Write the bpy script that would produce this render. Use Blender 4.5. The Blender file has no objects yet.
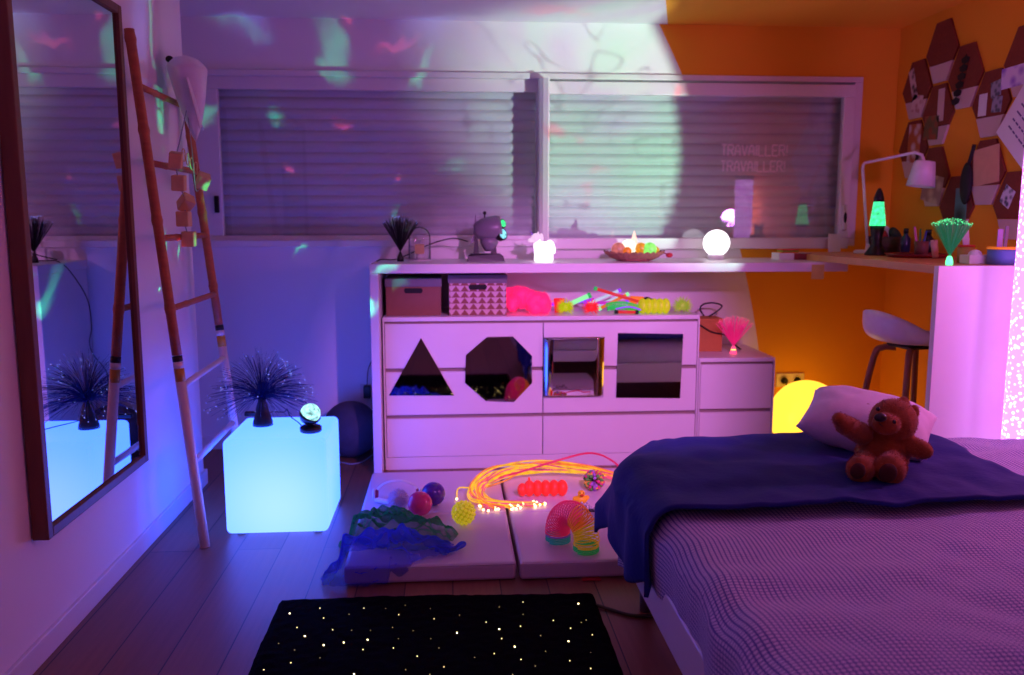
import bpy, bmesh, math, random
from mathutils import Vector, Matrix, noise, Euler
random.seed(7)
PI = math.pi
sc = bpy.context.scene
COL = sc.collection
# ------------------------------------------------------------------ camera
F, PITCH, YAW, H = 850.0, .1386, .0731, 1.2626
cd = bpy.data.cameras.new('camera'); cam = bpy.data.objects.new('camera', cd); COL.objects.link(cam)
cam.location = (0, 0, H); cam.rotation_euler = (PI/2-PITCH, 0, -YAW)
cd.sensor_width = 36; cd.lens = F/1024*36; cd.clip_start = .02
sc.camera = cam
cd.dof.use_dof = True; cd.dof.focus_distance = 2.7; cd.dof.aperture_fstop = 2.8
def ray(px, py):
    u = (px-512)/F; v = (py-337.5)/F
    y, z = 1, -v; c, s = math.cos(PITCH), math.sin(PITCH); y, z = c*y+s*z, -s*y+c*z
    c, s = math.cos(YAW), math.sin(YAW)
    return Vector((c*u+s*y, -s*u+c*y, z))
def onz(px, py, z): r = ray(px, py); return Vector((0, 0, H))+r*((z-H)/r.z)
def ony(px, py, y): r = ray(px, py); return Vector((0, 0, H))+r*(y/r.y)
def onx(px, py, x): r = ray(px, py); return Vector((0, 0, H))+r*(x/r.x)
# ------------------------------------------------------------------ materials
def lin(r, g, b):
    f = lambda c: (c/255/12.92 if c/255 <= .04045 else ((c/255+.055)/1.055)**2.4)
    return (f(r), f(g), f(b), 1)
def M(name, rgb, rough=.5, metal=0, var=.1, scale=30, bump=0, bscale=200, emit=None, es=0, spec=.5, alpha=1, sheen=0, stretch=None):
    m = bpy.data.materials.new(name); m.use_nodes = True; nt = m.node_tree; n = nt.nodes; l = nt.links
    p = n['Principled BSDF']; c = lin(*rgb)
    tc = n.new('ShaderNodeTexCoord'); src = tc.outputs['Object']
    if stretch:
        mp = n.new('ShaderNodeMapping'); mp.inputs['Scale'].default_value = stretch; l.new(src, mp.inputs[0]); src = mp.outputs[0]
    nz = n.new('ShaderNodeTexNoise'); nz.inputs['Scale'].default_value = scale; nz.inputs['Detail'].default_value = 4; l.new(src, nz.inputs['Vector'])
    mx = n.new('ShaderNodeMix'); mx.data_type = 'RGBA'; l.new(nz.outputs['Fac'], mx.inputs['Factor'])
    mx.inputs['A'].default_value = tuple(x*(1-var) for x in c[:3])+(1,); mx.inputs['B'].default_value = tuple(min(1, x*(1+var)) for x in c[:3])+(1,)
    l.new(mx.outputs['Result'], p.inputs['Base Color'])
    p.inputs['Roughness'].default_value = rough; p.inputs['Metallic'].default_value = metal
    p.inputs['Specular IOR Level'].default_value = spec; p.inputs['Alpha'].default_value = alpha
    p.inputs['Sheen Weight'].default_value = sheen
    if emit: p.inputs['Emission Color'].default_value = tuple(emit)+(1,); p.inputs['Emission Strength'].default_value = es
    if bump:
        nb = n.new('ShaderNodeTexNoise'); nb.inputs['Scale'].default_value = bscale; l.new(src, nb.inputs['Vector'])
        b = n.new('ShaderNodeBump'); b.inputs['Strength'].default_value = bump; b.inputs['Distance'].default_value = .003
        l.new(nb.outputs['Fac'], b.inputs['Height']); l.new(b.outputs[0], p.inputs['Normal'])
    return m
def thin_glass(name, tint=(1, 1, 1), refl=.06, rough=.0, film=None):
    m = bpy.data.materials.new(name); m.use_nodes = True; nt = m.node_tree; n = nt.nodes; l = nt.links
    n.remove(n['Principled BSDF']); out = n['Material Output']
    t = n.new('ShaderNodeBsdfTransparent'); t.inputs[0].default_value = tint+(1,)
    g = n.new('ShaderNodeBsdfGlossy'); g.inputs['Roughness'].default_value = rough
    nz = n.new('ShaderNodeTexNoise'); nz.inputs['Scale'].default_value = 3
    lw = n.new('ShaderNodeLayerWeight'); lw.inputs['Blend'].default_value = .12
    ad = n.new('ShaderNodeMath'); ad.operation = 'MULTIPLY_ADD'; ad.inputs[1].default_value = .8; ad.inputs[2].default_value = refl
    l.new(lw.outputs['Fresnel'], ad.inputs[0])
    mx = n.new('ShaderNodeMixShader'); l.new(ad.outputs[0], mx.inputs[0]); l.new(t.outputs[0], mx.inputs[1]); l.new(g.outputs[0], mx.inputs[2])
    last = mx
    if film:
        d = n.new('ShaderNodeBsdfDiffuse'); d.inputs[0].default_value = lin(*film[0])
        f2 = n.new('ShaderNodeMixShader'); f2.inputs[0].default_value = film[1]; l.new(mx.outputs[0], f2.inputs[1]); l.new(d.outputs[0], f2.inputs[2]); last = f2
    l.new(last.outputs[0], out.inputs[0]); return m
def gauze(name, rgb, opac):
    m = bpy.data.materials.new(name); m.use_nodes = True; nt = m.node_tree; n = nt.nodes; l = nt.links
    n.remove(n['Principled BSDF']); out = n['Material Output']
    t = n.new('ShaderNodeBsdfTransparent'); d = n.new('ShaderNodeBsdfDiffuse'); d.inputs[0].default_value = lin(*rgb)
    tl = n.new('ShaderNodeBsdfTranslucent'); tl.inputs[0].default_value = lin(*rgb)
    a = n.new('ShaderNodeMixShader'); a.inputs[0].default_value = .4; l.new(d.outputs[0], a.inputs[1]); l.new(tl.outputs[0], a.inputs[2])
    nz = n.new('ShaderNodeTexNoise'); nz.inputs['Scale'].default_value = 25; nz.inputs['Detail'].default_value = 3
    tc = n.new('ShaderNodeTexCoord'); l.new(tc.outputs['Object'], nz.inputs['Vector'])
    lw = n.new('ShaderNodeLayerWeight'); lw.inputs['Blend'].default_value = .4
    ad = n.new('ShaderNodeMath'); ad.operation = 'MULTIPLY_ADD'; ad.inputs[1].default_value = .35; l.new(nz.outputs['Fac'], ad.inputs[0]); l.new(lw.outputs['Facing'], ad.inputs[2])
    mr = n.new('ShaderNodeMapRange'); mr.inputs['To Min'].default_value = opac-.2; mr.inputs['To Max'].default_value = min(1, opac+.4)
    mr.inputs['From Min'].default_value = .25; mr.inputs['From Max'].default_value = 1.0; l.new(ad.outputs[0], mr.inputs['Value'])
    x = n.new('ShaderNodeMixShader'); l.new(mr.outputs[0], x.inputs[0]); l.new(t.outputs[0], x.inputs[1]); l.new(a.outputs[0], x.inputs[2])
    l.new(x.outputs[0], out.inputs[0]); return m
def glow(name, col, s, var=.0, scale=20, base=(40, 36, 36), rough=.4):
    m = M(name, base, rough); nt = m.node_tree; n = nt.nodes; l = nt.links; p = n['Principled BSDF']
    p.inputs['Emission Color'].default_value = tuple(col)+(1,); p.inputs['Emission Strength'].default_value = s
    if var:
        tc = n.new('ShaderNodeTexCoord'); nz = n.new('ShaderNodeTexNoise'); nz.inputs['Scale'].default_value = scale
        l.new(tc.outputs['Object'], nz.inputs['Vector'])
        mr = n.new('ShaderNodeMapRange'); mr.inputs['From Min'].default_value = .3; mr.inputs['From Max'].default_value = .7
        mr.inputs['To Min'].default_value = s*(1-var); mr.inputs['To Max'].default_value = s*(1+var)
        l.new(nz.outputs['Fac'], mr.inputs['Value']); l.new(mr.outputs[0], p.inputs['Emission Strength'])
    return m
# ------------------------------------------------------------------ mesh builder
class B:
    def __init__(s): s.bm = bmesh.new(); s.mi = 0
    def _tag(s, faces):
        for f in faces: f.material_index = s.mi
    def box(s, a, b, bev=0, rot=None, seg=2):
        t = bmesh.new(); bmesh.ops.create_cube(t, size=1)
        c = [(a[i]+b[i])/2 for i in range(3)]; d = [abs(b[i]-a[i]) for i in range(3)]
        for v in t.verts: v.co = Vector((v.co.x*d[0], v.co.y*d[1], v.co.z*d[2]))
        if bev: bmesh.ops.bevel(t, geom=t.edges[:], offset=bev, segments=seg, affect='EDGES', profile=.5)
        R = rot if rot else Matrix.Identity(3)
        for v in t.verts: v.co = R @ v.co + Vector(c)
        return s.merge(t)
    def merge(s, t, mat=None):
        mp = {}
        for v in t.verts: mp[v] = s.bm.verts.new(mat @ v.co if mat else v.co)
        for f in t.faces:
            try:
                g = s.bm.faces.new([mp[v] for v in f.verts]); g.material_index = s.mi; g.smooth = f.smooth
            except ValueError: pass
        t.free(); return s
    def ball(s, c, r, u=20, v=12, rot=None):
        t = bmesh.new(); bmesh.ops.create_uvsphere(t, u_segments=u, v_segments=v, radius=1)
        r = (r, r, r) if not hasattr(r, '__len__') else r
        R = rot if rot else Matrix.Identity(3)
        for q in t.verts: q.co = R @ Vector((q.co.x*r[0], q.co.y*r[1], q.co.z*r[2])) + Vector(c)
        for f in t.faces: f.smooth = True
        return s.merge(t)
    def tube(s, pts, r, seg=8, closed=False, caps=True, smooth=True):
        pts = [Vector(p) for p in pts]; n = len(pts); rs = r if hasattr(r, '__len__') else [r]*n
        rings = []; up = None
        for i, p in enumerate(pts):
            a = pts[i-1] if (i > 0 or closed) else p; b = pts[(i+1) % n] if (i < n-1 or closed) else p
            t = (b-a).normalized() if (b-a).length > 1e-9 else Vector((0, 0, 1))
            if up is None:
                up = Vector((0, 0, 1)) if abs(t.z) < .9 else Vector((1, 0, 0))
            x = (up - t*up.dot(t))
            if x.length < 1e-6: x = t.orthogonal()
            x.normalize(); y = t.cross(x); up = x
            rings.append([s.bm.verts.new(p+(x*math.cos(k*2*PI/seg)+y*math.sin(k*2*PI/seg))*rs[i]) for k in range(seg)])
        fs = []
        for i in range(n if closed else n-1):
            A, C = rings[i], rings[(i+1) % n]
            for k in range(seg):
                f = s.bm.faces.new((A[k], A[(k+1) % seg], C[(k+1) % seg], C[k])); f.smooth = smooth; fs.append(f)
        if caps and not closed:
            fs.append(s.bm.faces.new(rings[0][::-1])); fs.append(s.bm.faces.new(rings[-1]))
        s._tag(fs); return s
    def lathe(s, prof, c=(0, 0, 0), seg=24, smooth=True, mat=None):
        c = Vector(c); rings = []; fs = []
        T = (lambda v: mat @ v + c) if mat else (lambda v: v + c)
        for r, z in prof:
            rings.append([s.bm.verts.new(T(Vector((max(r, 1e-5)*math.cos(k*2*PI/seg), max(r, 1e-5)*math.sin(k*2*PI/seg), z)))) for k in range(seg)])
        for i in range(len(prof)-1):
            for k in range(seg):
                f = s.bm.faces.new((rings[i][k], rings[i][(k+1) % seg], rings[i+1][(k+1) % seg], rings[i+1][k])); f.smooth = smooth; fs.append(f)
        fs.append(s.bm.faces.new(rings[0][::-1])); fs.append(s.bm.faces.new(rings[-1]))
        s._tag(fs); return s
    def prism(s, poly, vec):
        vec = Vector(vec); a = [s.bm.verts.new(Vector(p)) for p in poly]; b = [s.bm.verts.new(Vector(p)+vec) for p in poly]
        n = len(a); fs = [s.bm.faces.new(a), s.bm.faces.new(b[::-1])]
        for i in range(n): fs.append(s.bm.faces.new((a[i], b[i], b[(i+1) % n], a[(i+1) % n])))
        s._tag(fs); return s
    def grid(s, fn, nu, nv, smooth=True, uv=None):
        V = [[s.bm.verts.new(Vector(fn(i/nu, j/nv))) for j in range(nv+1)] for i in range(nu+1)]
        lay = s.bm.loops.layers.uv.verify() if uv else None; fs = []
        for i in range(nu):
            for j in range(nv):
                f = s.bm.faces.new((V[i][j], V[i+1][j], V[i+1][j+1], V[i][j+1])); f.smooth = smooth; fs.append(f)
                if uv:
                    for lp, (a, b) in zip(f.loops, ((i, j), (i+1, j), (i+1, j+1), (i, j+1))): lp[lay].uv = uv(a/nu, b/nv)
        s._tag(fs); return s
    def build(s, name, mats, parent=None, normals=True):
        if normals: bmesh.ops.recalc_face_normals(s.bm, faces=s.bm.faces[:])
        me = bpy.data.meshes.new(name); s.bm.to_mesh(me); s.bm.free()
        for m in (mats if isinstance(mats, (list, tuple)) else [mats]): me.materials.append(m)
        o = bpy.data.objects.new(name, me); COL.objects.link(o)
        if parent: o.parent = parent
        return o
def one(name, mats, parent, fn, *a, **k):
    b = B(); getattr(b, fn)(*a, **k); return b.build(name, mats, parent)
def tag(o, label, cat, group=None, kind=None):
    o['label'] = label; o['category'] = cat
    if group: o['group'] = group
    if kind: o['kind'] = kind
    return o
def thing(name, label, cat, group=None):
    o = bpy.data.objects.new(name, None); COL.objects.link(o); o.empty_display_size = .05
    return tag(o, label, cat, group)
def struct(o): o['kind'] = 'structure'; return o
def dup(root, loc=None, rot=None, label=None, parent=None):
    c = root.copy(); COL.objects.link(c); c.parent = parent
    if loc is not None: c.location = loc
    if rot is not None: c.rotation_euler = rot
    if label: c['label'] = label
    for ch in list(root.children): dup(ch, parent=c)
    return c
def subsurf(o, n=2):
    m = o.modifiers.new('s', 'SUBSURF'); m.levels = n; m.render_levels = n; return o
def remesh(o, vs, smooth=6):
    m = o.modifiers.new('r', 'REMESH'); m.mode = 'VOXEL'; m.voxel_size = vs; m.use_smooth_shade = True
    if smooth: q = o.modifiers.new('sm', 'SMOOTH'); q.iterations = smooth; q.factor = .5
    return o
def spline(pts, n=8):
    pts = [Vector(p) for p in pts]; out = []
    P = [2*pts[0]-pts[1]]+pts+[2*pts[-1]-pts[-2]]
    for i in range(1, len(P)-2):
        a, b, c, d = P[i-1:i+3]
        for k in range(n):
            t = k/n; out.append(.5*((2*b)+(c-a)*t+(2*a-5*b+4*c-d)*t*t+(3*b-a-3*c+d)*t**3))
    out.append(pts[-1]); return out
def wire(name, mat, pts, r, label=None, cat='cable', parent=None, n=8, group=None):
    o = one(name, mat, parent, 'tube', spline(pts, n), r, 6)
    if label: tag(o, label, cat, group)
    return o
rnd = random.uniform
# ------------------------------------------------------------------ shared materials
WHITE = M('white_lacquer', (225, 220, 222), .35, var=.03, scale=8)
GROOVE_SHADE = M('lacquer_groove_shade', (150, 128, 120), .6, var=.05)  # shade of the drawer grooves put into the carcass colour
DARK = M('dark_gap', (22, 18, 22), .8)
BLACK = M('black_plastic', (14, 13, 16), .4, var=.2)
BLACK_M = M('matt_black', (16, 15, 18), .7, var=.2)
CABLE = M('black_cable', (12, 12, 14), .5)
GREY_CABLE = M('grey_cable', (150, 150, 160), .5)
PVC = M('white_pvc', (222, 216, 218), .35, var=.03)
MIRROR = M('mirror_silver', (212, 214, 216), .015, 1, var=.01)
ACRYL = M('acrylic_mirror', (200, 200, 204), .03, 1, var=.02, scale=4)
WOOD_D = M('mirror_frame_wood', (112, 62, 40), .5, var=.3, scale=6, stretch=(8, 8, .8))
WOOD_L = M('pale_wood', (196, 148, 96), .55, var=.2, scale=8, stretch=(6, 6, 1))
PAPER = M('white_paper', (225, 222, 225), .8, var=.04)
# ------------------------------------------------------------------ setting
XL, XR, YW, ZC, YR = -1.187, 2.487, 4.69, 2.30, -.7
def wall_mat(name, back=True):
    m = M(name, (232, 228, 230), .85, var=.02, scale=5, bump=.08, bscale=250); nt = m.node_tree; n = nt.nodes; l = nt.links; p = n['Principled BSDF']
    g = n.new('ShaderNodeNewGeometry'); sx = n.new('ShaderNodeSeparateXYZ'); l.new(g.outputs['Position'], sx.inputs[0])
    def mth(op, a, b=None, c=None):
        q = n.new('ShaderNodeMath'); q.operation = op
        for i, v in enumerate((a, b, c)):
            if v is None: continue
            if isinstance(v, (int, float)): q.inputs[i].default_value = v
            else: l.new(v, q.inputs[i])
        return q.outputs[0]
    if back:
        a = mth('ADD', sx.outputs['X'], 3.97); b = mth('ADD', sx.outputs['Z'], .48)
        r = mth('SQRT', mth('ADD', mth('MULTIPLY', a, a), mth('MULTIPLY', b, b)))
        fac = mth('GREATER_THAN', r, 5.815)
    else:
        t = mth('MULTIPLY_ADD', sx.outputs['Y'], .28, 1.185-.28*4.69)
        fac = mth('GREATER_THAN', mth('MINIMUM', mth('SUBTRACT', sx.outputs['X'], t), mth('SUBTRACT', sx.outputs['Y'], 3.0)), 0.)
    old = p.inputs['Base Color'].links[0].from_socket
    mx = n.new('ShaderNodeMix'); mx.data_type = 'RGBA'; l.new(fac, mx.inputs['Factor']); l.new(old, mx.inputs['A']); mx.inputs['B'].default_value = lin(242, 168, 30)
    l.new(mx.outputs['Result'], p.inputs['Base Color']); return m
W_BACK = wall_mat('paint_white_and_orange_arc'); W_CEIL = wall_mat('paint_ceiling', False)
W_WHITE = M('paint_white', (232, 228, 230), .85, var=.02, scale=5, bump=.08, bscale=250)
W_ORANGE = M('paint_orange', (240, 160, 28), .85, var=.03, scale=4, bump=.08, bscale=250)
def floor_mat():
    m = M('oak_planks', (120, 84, 66), .42); nt = m.node_tree; n = nt.nodes; l = nt.links; p = n['Principled BSDF']
    g = n.new('ShaderNodeNewGeometry'); mp = n.new('ShaderNodeMapping'); mp.inputs['Rotation'].default_value = (0, 0, PI/2); l.new(g.outputs['Position'], mp.inputs[0])
    br = n.new('ShaderNodeTexBrick'); l.new(mp.outputs[0], br.inputs['Vector'])
    br.inputs['Color1'].default_value = lin(140, 94, 68); br.inputs['Color2'].default_value = lin(116, 78, 56); br.inputs['Mortar'].default_value = lin(40, 26, 20)
    br.inputs['Scale'].default_value = 1; br.inputs['Brick Width'].default_value = 1.6; br.inputs['Row Height'].default_value = .165; br.inputs['Mortar Size'].default_value = .0022; br.offset = .37
    gr = n.new('ShaderNodeTexNoise'); gm = n.new('ShaderNodeMapping'); gm.inputs['Scale'].default_value = (60, 3, 1); l.new(g.outputs['Position'], gm.inputs[0]); l.new(gm.outputs[0], gr.inputs['Vector']); gr.inputs['Scale'].default_value = 1; gr.inputs['Detail'].default_value = 6
    mr = n.new('ShaderNodeMapRange'); mr.inputs['To Min'].default_value = .7; mr.inputs['To Max'].default_value = 1.25; l.new(gr.outputs['Fac'], mr.inputs['Value'])
    mu = n.new('ShaderNodeVectorMath'); mu.operation = 'SCALE'; l.new(br.outputs['Color'], mu.inputs[0]); l.new(mr.outputs[0], mu.inputs['Scale'])
    l.new(mu.outputs[0], p.inputs['Base Color'])
    bp = n.new('ShaderNodeBump'); bp.inputs['Strength'].default_value = .25; bp.inputs['Distance'].default_value = .002; l.new(gr.outputs['Fac'], bp.inputs['Height']); l.new(bp.outputs[0], p.inputs['Normal'])
    return m
def sbox(name, mat, a, b, bev=0): return struct(one(name, mat, None, 'box', a, b, bev))
sbox('floor', floor_mat(), (-2.1, YR, -.1), (XR, YW+.02, 0))
sbox('ceiling', W_CEIL, (-2.1, YR-.1, ZC), (XR+.1, YW+.3, ZC+.1))
sbox('wall_left', W_WHITE, (XL-.15, YR, 0), (XL, 4.05, ZC))
sbox('wall_recess', W_WHITE, (-1.85, 3.9, 0), (-1.75, YW, ZC))
sbox('wall_right', W_ORANGE, (XR, YR, 0), (XR+.1, YW+.3, ZC))
sbox('wall_rear', W_WHITE, (-2.1, YR-.1, 0), (XR+.1, YR, ZC))
WX0, WX1, WZ0, WZ1 = -1.52, 2.28, 1.112, 2.035
b = B(); b.box((-2.0, YW, 0), (XR+.1, YW+.3, WZ0)); b.box((-2.0, YW, WZ1), (XR+.1, YW+.3, ZC)); b.box((-2.0, YW, WZ0), (WX0, YW+.3, WZ1)); b.box((WX1, YW, WZ0), (XR+.1, YW+.3, WZ1))
struct(b.build('wall_back', W_BACK))
b = B(); b.box((XL, YR, 0), (XL+.014, 4.05, .072), .003); b.box((XL-.15, 4.05, 0), (XL+.014, 4.066, .072), .003)
struct(b.build('baseboard_left', WHITE))
sbox('baseboard_back', WHITE, (-1.75, YW-.014, 0), (XR, YW, .072), .003)
sbox('baseboard_right', WHITE, (XR-.014, YR, 0), (XR, YW-.014, .072), .003)
# window ------------------------------------------------------------
GL = thin_glass('window_glass', (.97, .98, .98), .05)
win = thing('window_1', 'x', 'x'); del win['label']; del win['category']; struct(win)
b = B(); f0, f1 = 4.668, 4.80
b.box((WX0, f0, WZ0), (WX1, f1, 1.15), .004); b.box((WX0, f0, 2.005), (WX1, f1, WZ1), .004)
b.box((WX0, f0, 1.15), (WX0+.06, f1, 2.005), .004); b.box((2.232, f0, 1.15), (WX1, f1, 2.005), .004)
b.build('window_frame', PVC, win)
def sash(x0, x1, z0, z1, y, st, name, rst=.065):
    b = B(); b.box((x0, y, z0), (x1, y+.045, z0+.06), .004); b.box((x0, y, z1-.066), (x1, y+.045, z1), .004)
    b.box((x0, y, z0+.06), (x0+st, y+.045, z1-.066), .004); b.box((x1-rst, y, z0+.06), (x1, y+.045, z1-.066), .004)
    s = b.build(name, PVC, win)
    one('window_pane', GL, s, 'box', (x0+st-.004, y+.02, z0+.056), (x1-rst+.004, y+.026, z1-.062)); return s
s1 = sash(-1.46, .535, 1.113, 2.006, 4.70, .25, 'sliding_sash', .06)
s2 = sash(.485, 2.232, 1.098, 1.99, 4.645, .05, 'sliding_sash')
b = B()
for x, z, y in ((-1.235, 1.34, 4.692),): b.box((x-.012, y-.01, z-.045), (x+.012, y+.01, z+.045), .004)
b.build('finger_latch', BLACK, s1)
b = B(); b.box((2.183, 4.628, 1.2), (2.213, 4.647, 1.34), .008); b.build('handle_plate', PVC, s2)
b = B(); b.ball((2.198, 4.627, 1.27), (.009, .008, .03)); b.build('latch', BLACK, s2)
# meeting profile facing the left
b = B(); z0, z1 = 1.098, 1.998
b.prism([(.532, 4.646, z0), (.486, 4.646, z0), (.478, 4.63, z0), (.484, 4.608, z0), (.502, 4.592, z0), (.528, 4.582, z0), (.535, 4.586, z0)], (0, 0, z1-z0))
b.build('meeting_profile', PVC, win)
# roller shutter behind the panes
def shutter(u, v):
    z = 1.10+v*.96; ph = (z/.058) % 1
    return (WX0+.02+u*(WX1-WX0-.04), 4.782+.008*abs(2*ph-1)**3-.009*math.sin(PI*ph), z)
SHUT = M('shutter_slats', (205, 207, 214), .55, var=.05, scale=12)
b = B(); b.grid(shutter, 4, 330); struct(b.build('roller_shutter', SHUT, win))
# TRAVAILLER! in two pale lines on the pane ------------------------------------
LETTERING = M('pale_lettering', (245, 225, 235), .7)
GLY = {'T': [[(0, 1), (1, 1)], [(.5, 1), (.5, 0)]], 'R': [[(0, 0), (0, 1), (.8, 1), (1, .8), (.8, .52), (0, .52)], [(.5, .52), (1, 0)]],
       'A': [[(0, 0), (.15, .8), (.5, 1), (.85, .8), (1, 0)], [(.1, .4), (.9, .4)]], 'V': [[(0, 1), (.5, 0), (1, 1)]], 'I': [[(0, 1), (0, 0)]],
       'L': [[(0, 1), (0, 0), (1, 0)]], 'E': [[(1, 1), (0, 1), (0, 0), (1, 0)], [(0, .5), (.8, .5)]], '!': [[(0, 1), (0, .3)], [(0, .1), (0, 0)]]}
def letters(x0, z0, w, h, y):
    b = B(); adv = {'I': .28, '!': .3}; tot = sum(adv.get(c, 1)+.28 for c in 'TRAVAILLER!')-.28; k = w/tot; x = x0
    for c in 'TRAVAILLER!':
        cw = k*(0 if c in 'I!' else 1)
        for st in GLY[c]:
            for off in (-.0028, .0028):
                pts = [Vector((x+p[0]*cw+(.14*k if c in 'I!' else 0), y, z0+p[1]*h)) for p in st]
                for p, q in zip(pts, pts[1:]):
                    d = (q-p).normalized(); n_ = Vector((-d.z, 0, d.x)); o_ = n_*off
                    b.prism([p+o_+n_*.0016, q+o_+n_*.0016, q+o_-n_*.0016, p+o_-n_*.0016], (0, .0008, 0))
        x += k*(adv.get(c, 1)+.28)
    return b
tag(letters(1.492, 1.607, .375, .058, 4.662).build('window_lettering', LETTERING), 'upper line of pale outlined lettering on the right window pane', 'lettering', 'lettering on the window')
tag(letters(1.492, 1.522, .365, .056, 4.662).build('window_lettering', LETTERING), 'lower line of pale outlined lettering on the right window pane', 'lettering', 'lettering on the window')
# ------------------------------------------------------------------ wall mirror
mx0 = XL+.004; mxf = XL+.05; my0, my1, mz0, mz1 = 2.39, 3.2, .362, 2.0
t = thing('wall_mirror', 'tall brown wood framed mirror hung on the left wall', 'mirror')
b = B(); fw = .03
b.box((mx0, my0, mz0), (mxf, my0+fw, mz1), .003); b.box((mx0, my1-fw, mz0), (mxf, my1, mz1), .003)
b.box((mx0, my0+fw, mz0), (mxf, my1-fw, mz0+fw), .003); b.box((mx0, my0+fw, mz1-fw), (mxf, my1-fw, mz1), .003)
b.build('frame', WOOD_D, t)
one('mirror_glass', MIRROR, t, 'box', (mx0, my0+fw-.002, mz0+fw-.002), (mxf-.012, my1-fw+.002, mz1-fw+.002))
# ------------------------------------------------------------------ ladder
BAM = M('brown_bamboo', (178, 98, 56), .5, var=.3, scale=5, stretch=(3, 3, 12)); LW = M('ladder_white_paint', (226, 214, 212), .5, var=.05); LO = M('ladder_ochre_band', (206, 148, 52), .5); LK = M('ladder_black_band', (34, 26, 28), .5)
t = thing('bamboo_ladder', 'bamboo ladder with white painted feet leaning on the left wall', 'ladder')
A0, A1 = Vector((-.959, 3.238, 0)), Vector((-1.161, 3.33, 1.95)); R0, R1 = Vector((-.972, 3.93, 0)), Vector((-1.163, 3.95, 1.86))
def rail(p, q, z_white):
    def at(z): return p+(q-p)*((z-p.z)/(q.z-p.z))
    b = B(); zs = [0, z_white-.085, z_white-.085, z_white-.035, z_white-.035, z_white-.012, z_white-.012, z_white+.012]
    b.mi = 1; b.tube([at(0.), at(z_white-.085)], [.0195, .019], 12)
    b.mi = 2; b.tube([at(z_white-.085), at(z_white-.035)], .0192, 12)
    b.mi = 1; b.tube([at(z_white-.035), at(z_white-.01)], .0192, 12)
    b.mi = 3; b.tube([at(z_white-.01), at(z_white+.012)], .0192, 12)
    b.mi = 0; pts, rs = [], []
    z = z_white+.012; zz = []
    while z < q.z-.02:
        zz += [z+.003, z+.16, z+.18, z+.2]; z += .33
    zz = [x for x in zz if x < q.z]+[q.z]
    for x in zz: pts.append(at(x)); rs.append(.0215 if any(abs(x-(z_white+.012+.33*k+.18)) < .004 for k in range(7)) else .0185)
    b.tube(pts, rs, 12)
    return b.build('rail', [BAM, LW, LO, LK], t)
rail(A0, A1, .735); rail(R0, R1, .77)
def rung_z(px, py):
    best = min(range(0, 1950, 5), key=lambda k: abs((lambda P: math.atan2(P.z-H, P.y))(A0+(A1-A0)*(k/1950))-math.atan2(*(lambda r: (r.z, r.y))(ray(px, py)))))
    return best/1000
for k, (x, y) in enumerate(((145, 86), (152, 163), (163, 238), (174, 309), (186, 386), (197, 463))):
    z = rung_z(x, y); p = A0+(A1-A0)*(z/A1.z); q = R0+(R1-R0)*(z/R1.z)
    m = p.lerp(q, .5)
    b = B(); b.tube([p, p.lerp(q, .3), p.lerp(q, .33), p.lerp(q, .36), p.lerp(q, .7), q], [.0125, .0125, .0145, .0125, .0125, .0125], 10); b.build('rung', BAM if k < 4 else LW, t)
# cap on the right rail
CAPM = M('white_cotton', (224, 214, 220), .9, bump=.3, bscale=400, sheen=.3)
t = thing('cloth_hat', 'white cloth hat hooked over the top of the ladder', 'hat')
pc = onx(187, 90, -1.085)
def capf(u, v):
    a = u*2*PI; rr = .098*(1-v)**.62*min(1, (v/.16))**.5*(1+.1*math.sin(3*a+2)*v+.05*math.sin(7*a)*v)
    return (rr*math.cos(a)*.9+.03*v, rr*math.sin(a)*1.05-.02*v, .14-.34*v+.012*math.sin(2*a)*v)
b = B(); b.grid(capf, 48, 24); o = b.build('crown', CAPM, t)
b = B(); b.grid(lambda u, v: (.03+.05*u, -.1+.05*v-.02*u, .03-.2*u+.012*math.sin(v*PI)), 14, 6)
o = b.build('brim', CAPM, t); md = o.modifiers.new('th', 'SOLIDIFY'); md.thickness = .004
b = B(); b.ball((-.055, -.03, .118), (.016, .016, .014)); b.build('button', BLACK_M, t)
t.location = pc
# string of wood blocks
WB = M('pale_wood_block', (222, 176, 120), .6, var=.2)
t = thing('block_garland', 'string of small wooden blocks tied to the ladder rungs', 'garland')
spots = [(176, 160, .2), (179, 183, .1), (186, 203, .7), (184, 219, .0), (189, 239, .05), (203, 181, .5)]
pts = []
for x, y, a in spots:
    p = onx(x, y, -1.05 if x != 203 else -1.03); pts.append(p)
    R = Euler((a, a*.6, a)).to_matrix(); b = B(); b.box(p-Vector((.024, .028, .03)), p+Vector((.024, .028, .03)), .004, R); b.build('wood_block', WB, t)
top = onx(187, 108, -1.075)
wire('string', GREY_CABLE, [top, onx(180, 140, -1.06)]+pts[:5], .0022, parent=t)
wire('string', GREY_CABLE, [top, onx(192, 150, -1.055), onx(196, 190, -1.05), pts[5]], .0022, parent=t)
b = B()
for k in range(4):
    c = onx(182+k*4, 155+k*2, -1.07); b.tube([c+Vector((.01*math.sin(a*.5), .035*math.cos(a), .025*math.sin(a)-.01*k)) for a in [i*2*PI/20 for i in range(20)]], .0022, 6, closed=True)
b.build('string_bow', WB, t)
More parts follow.
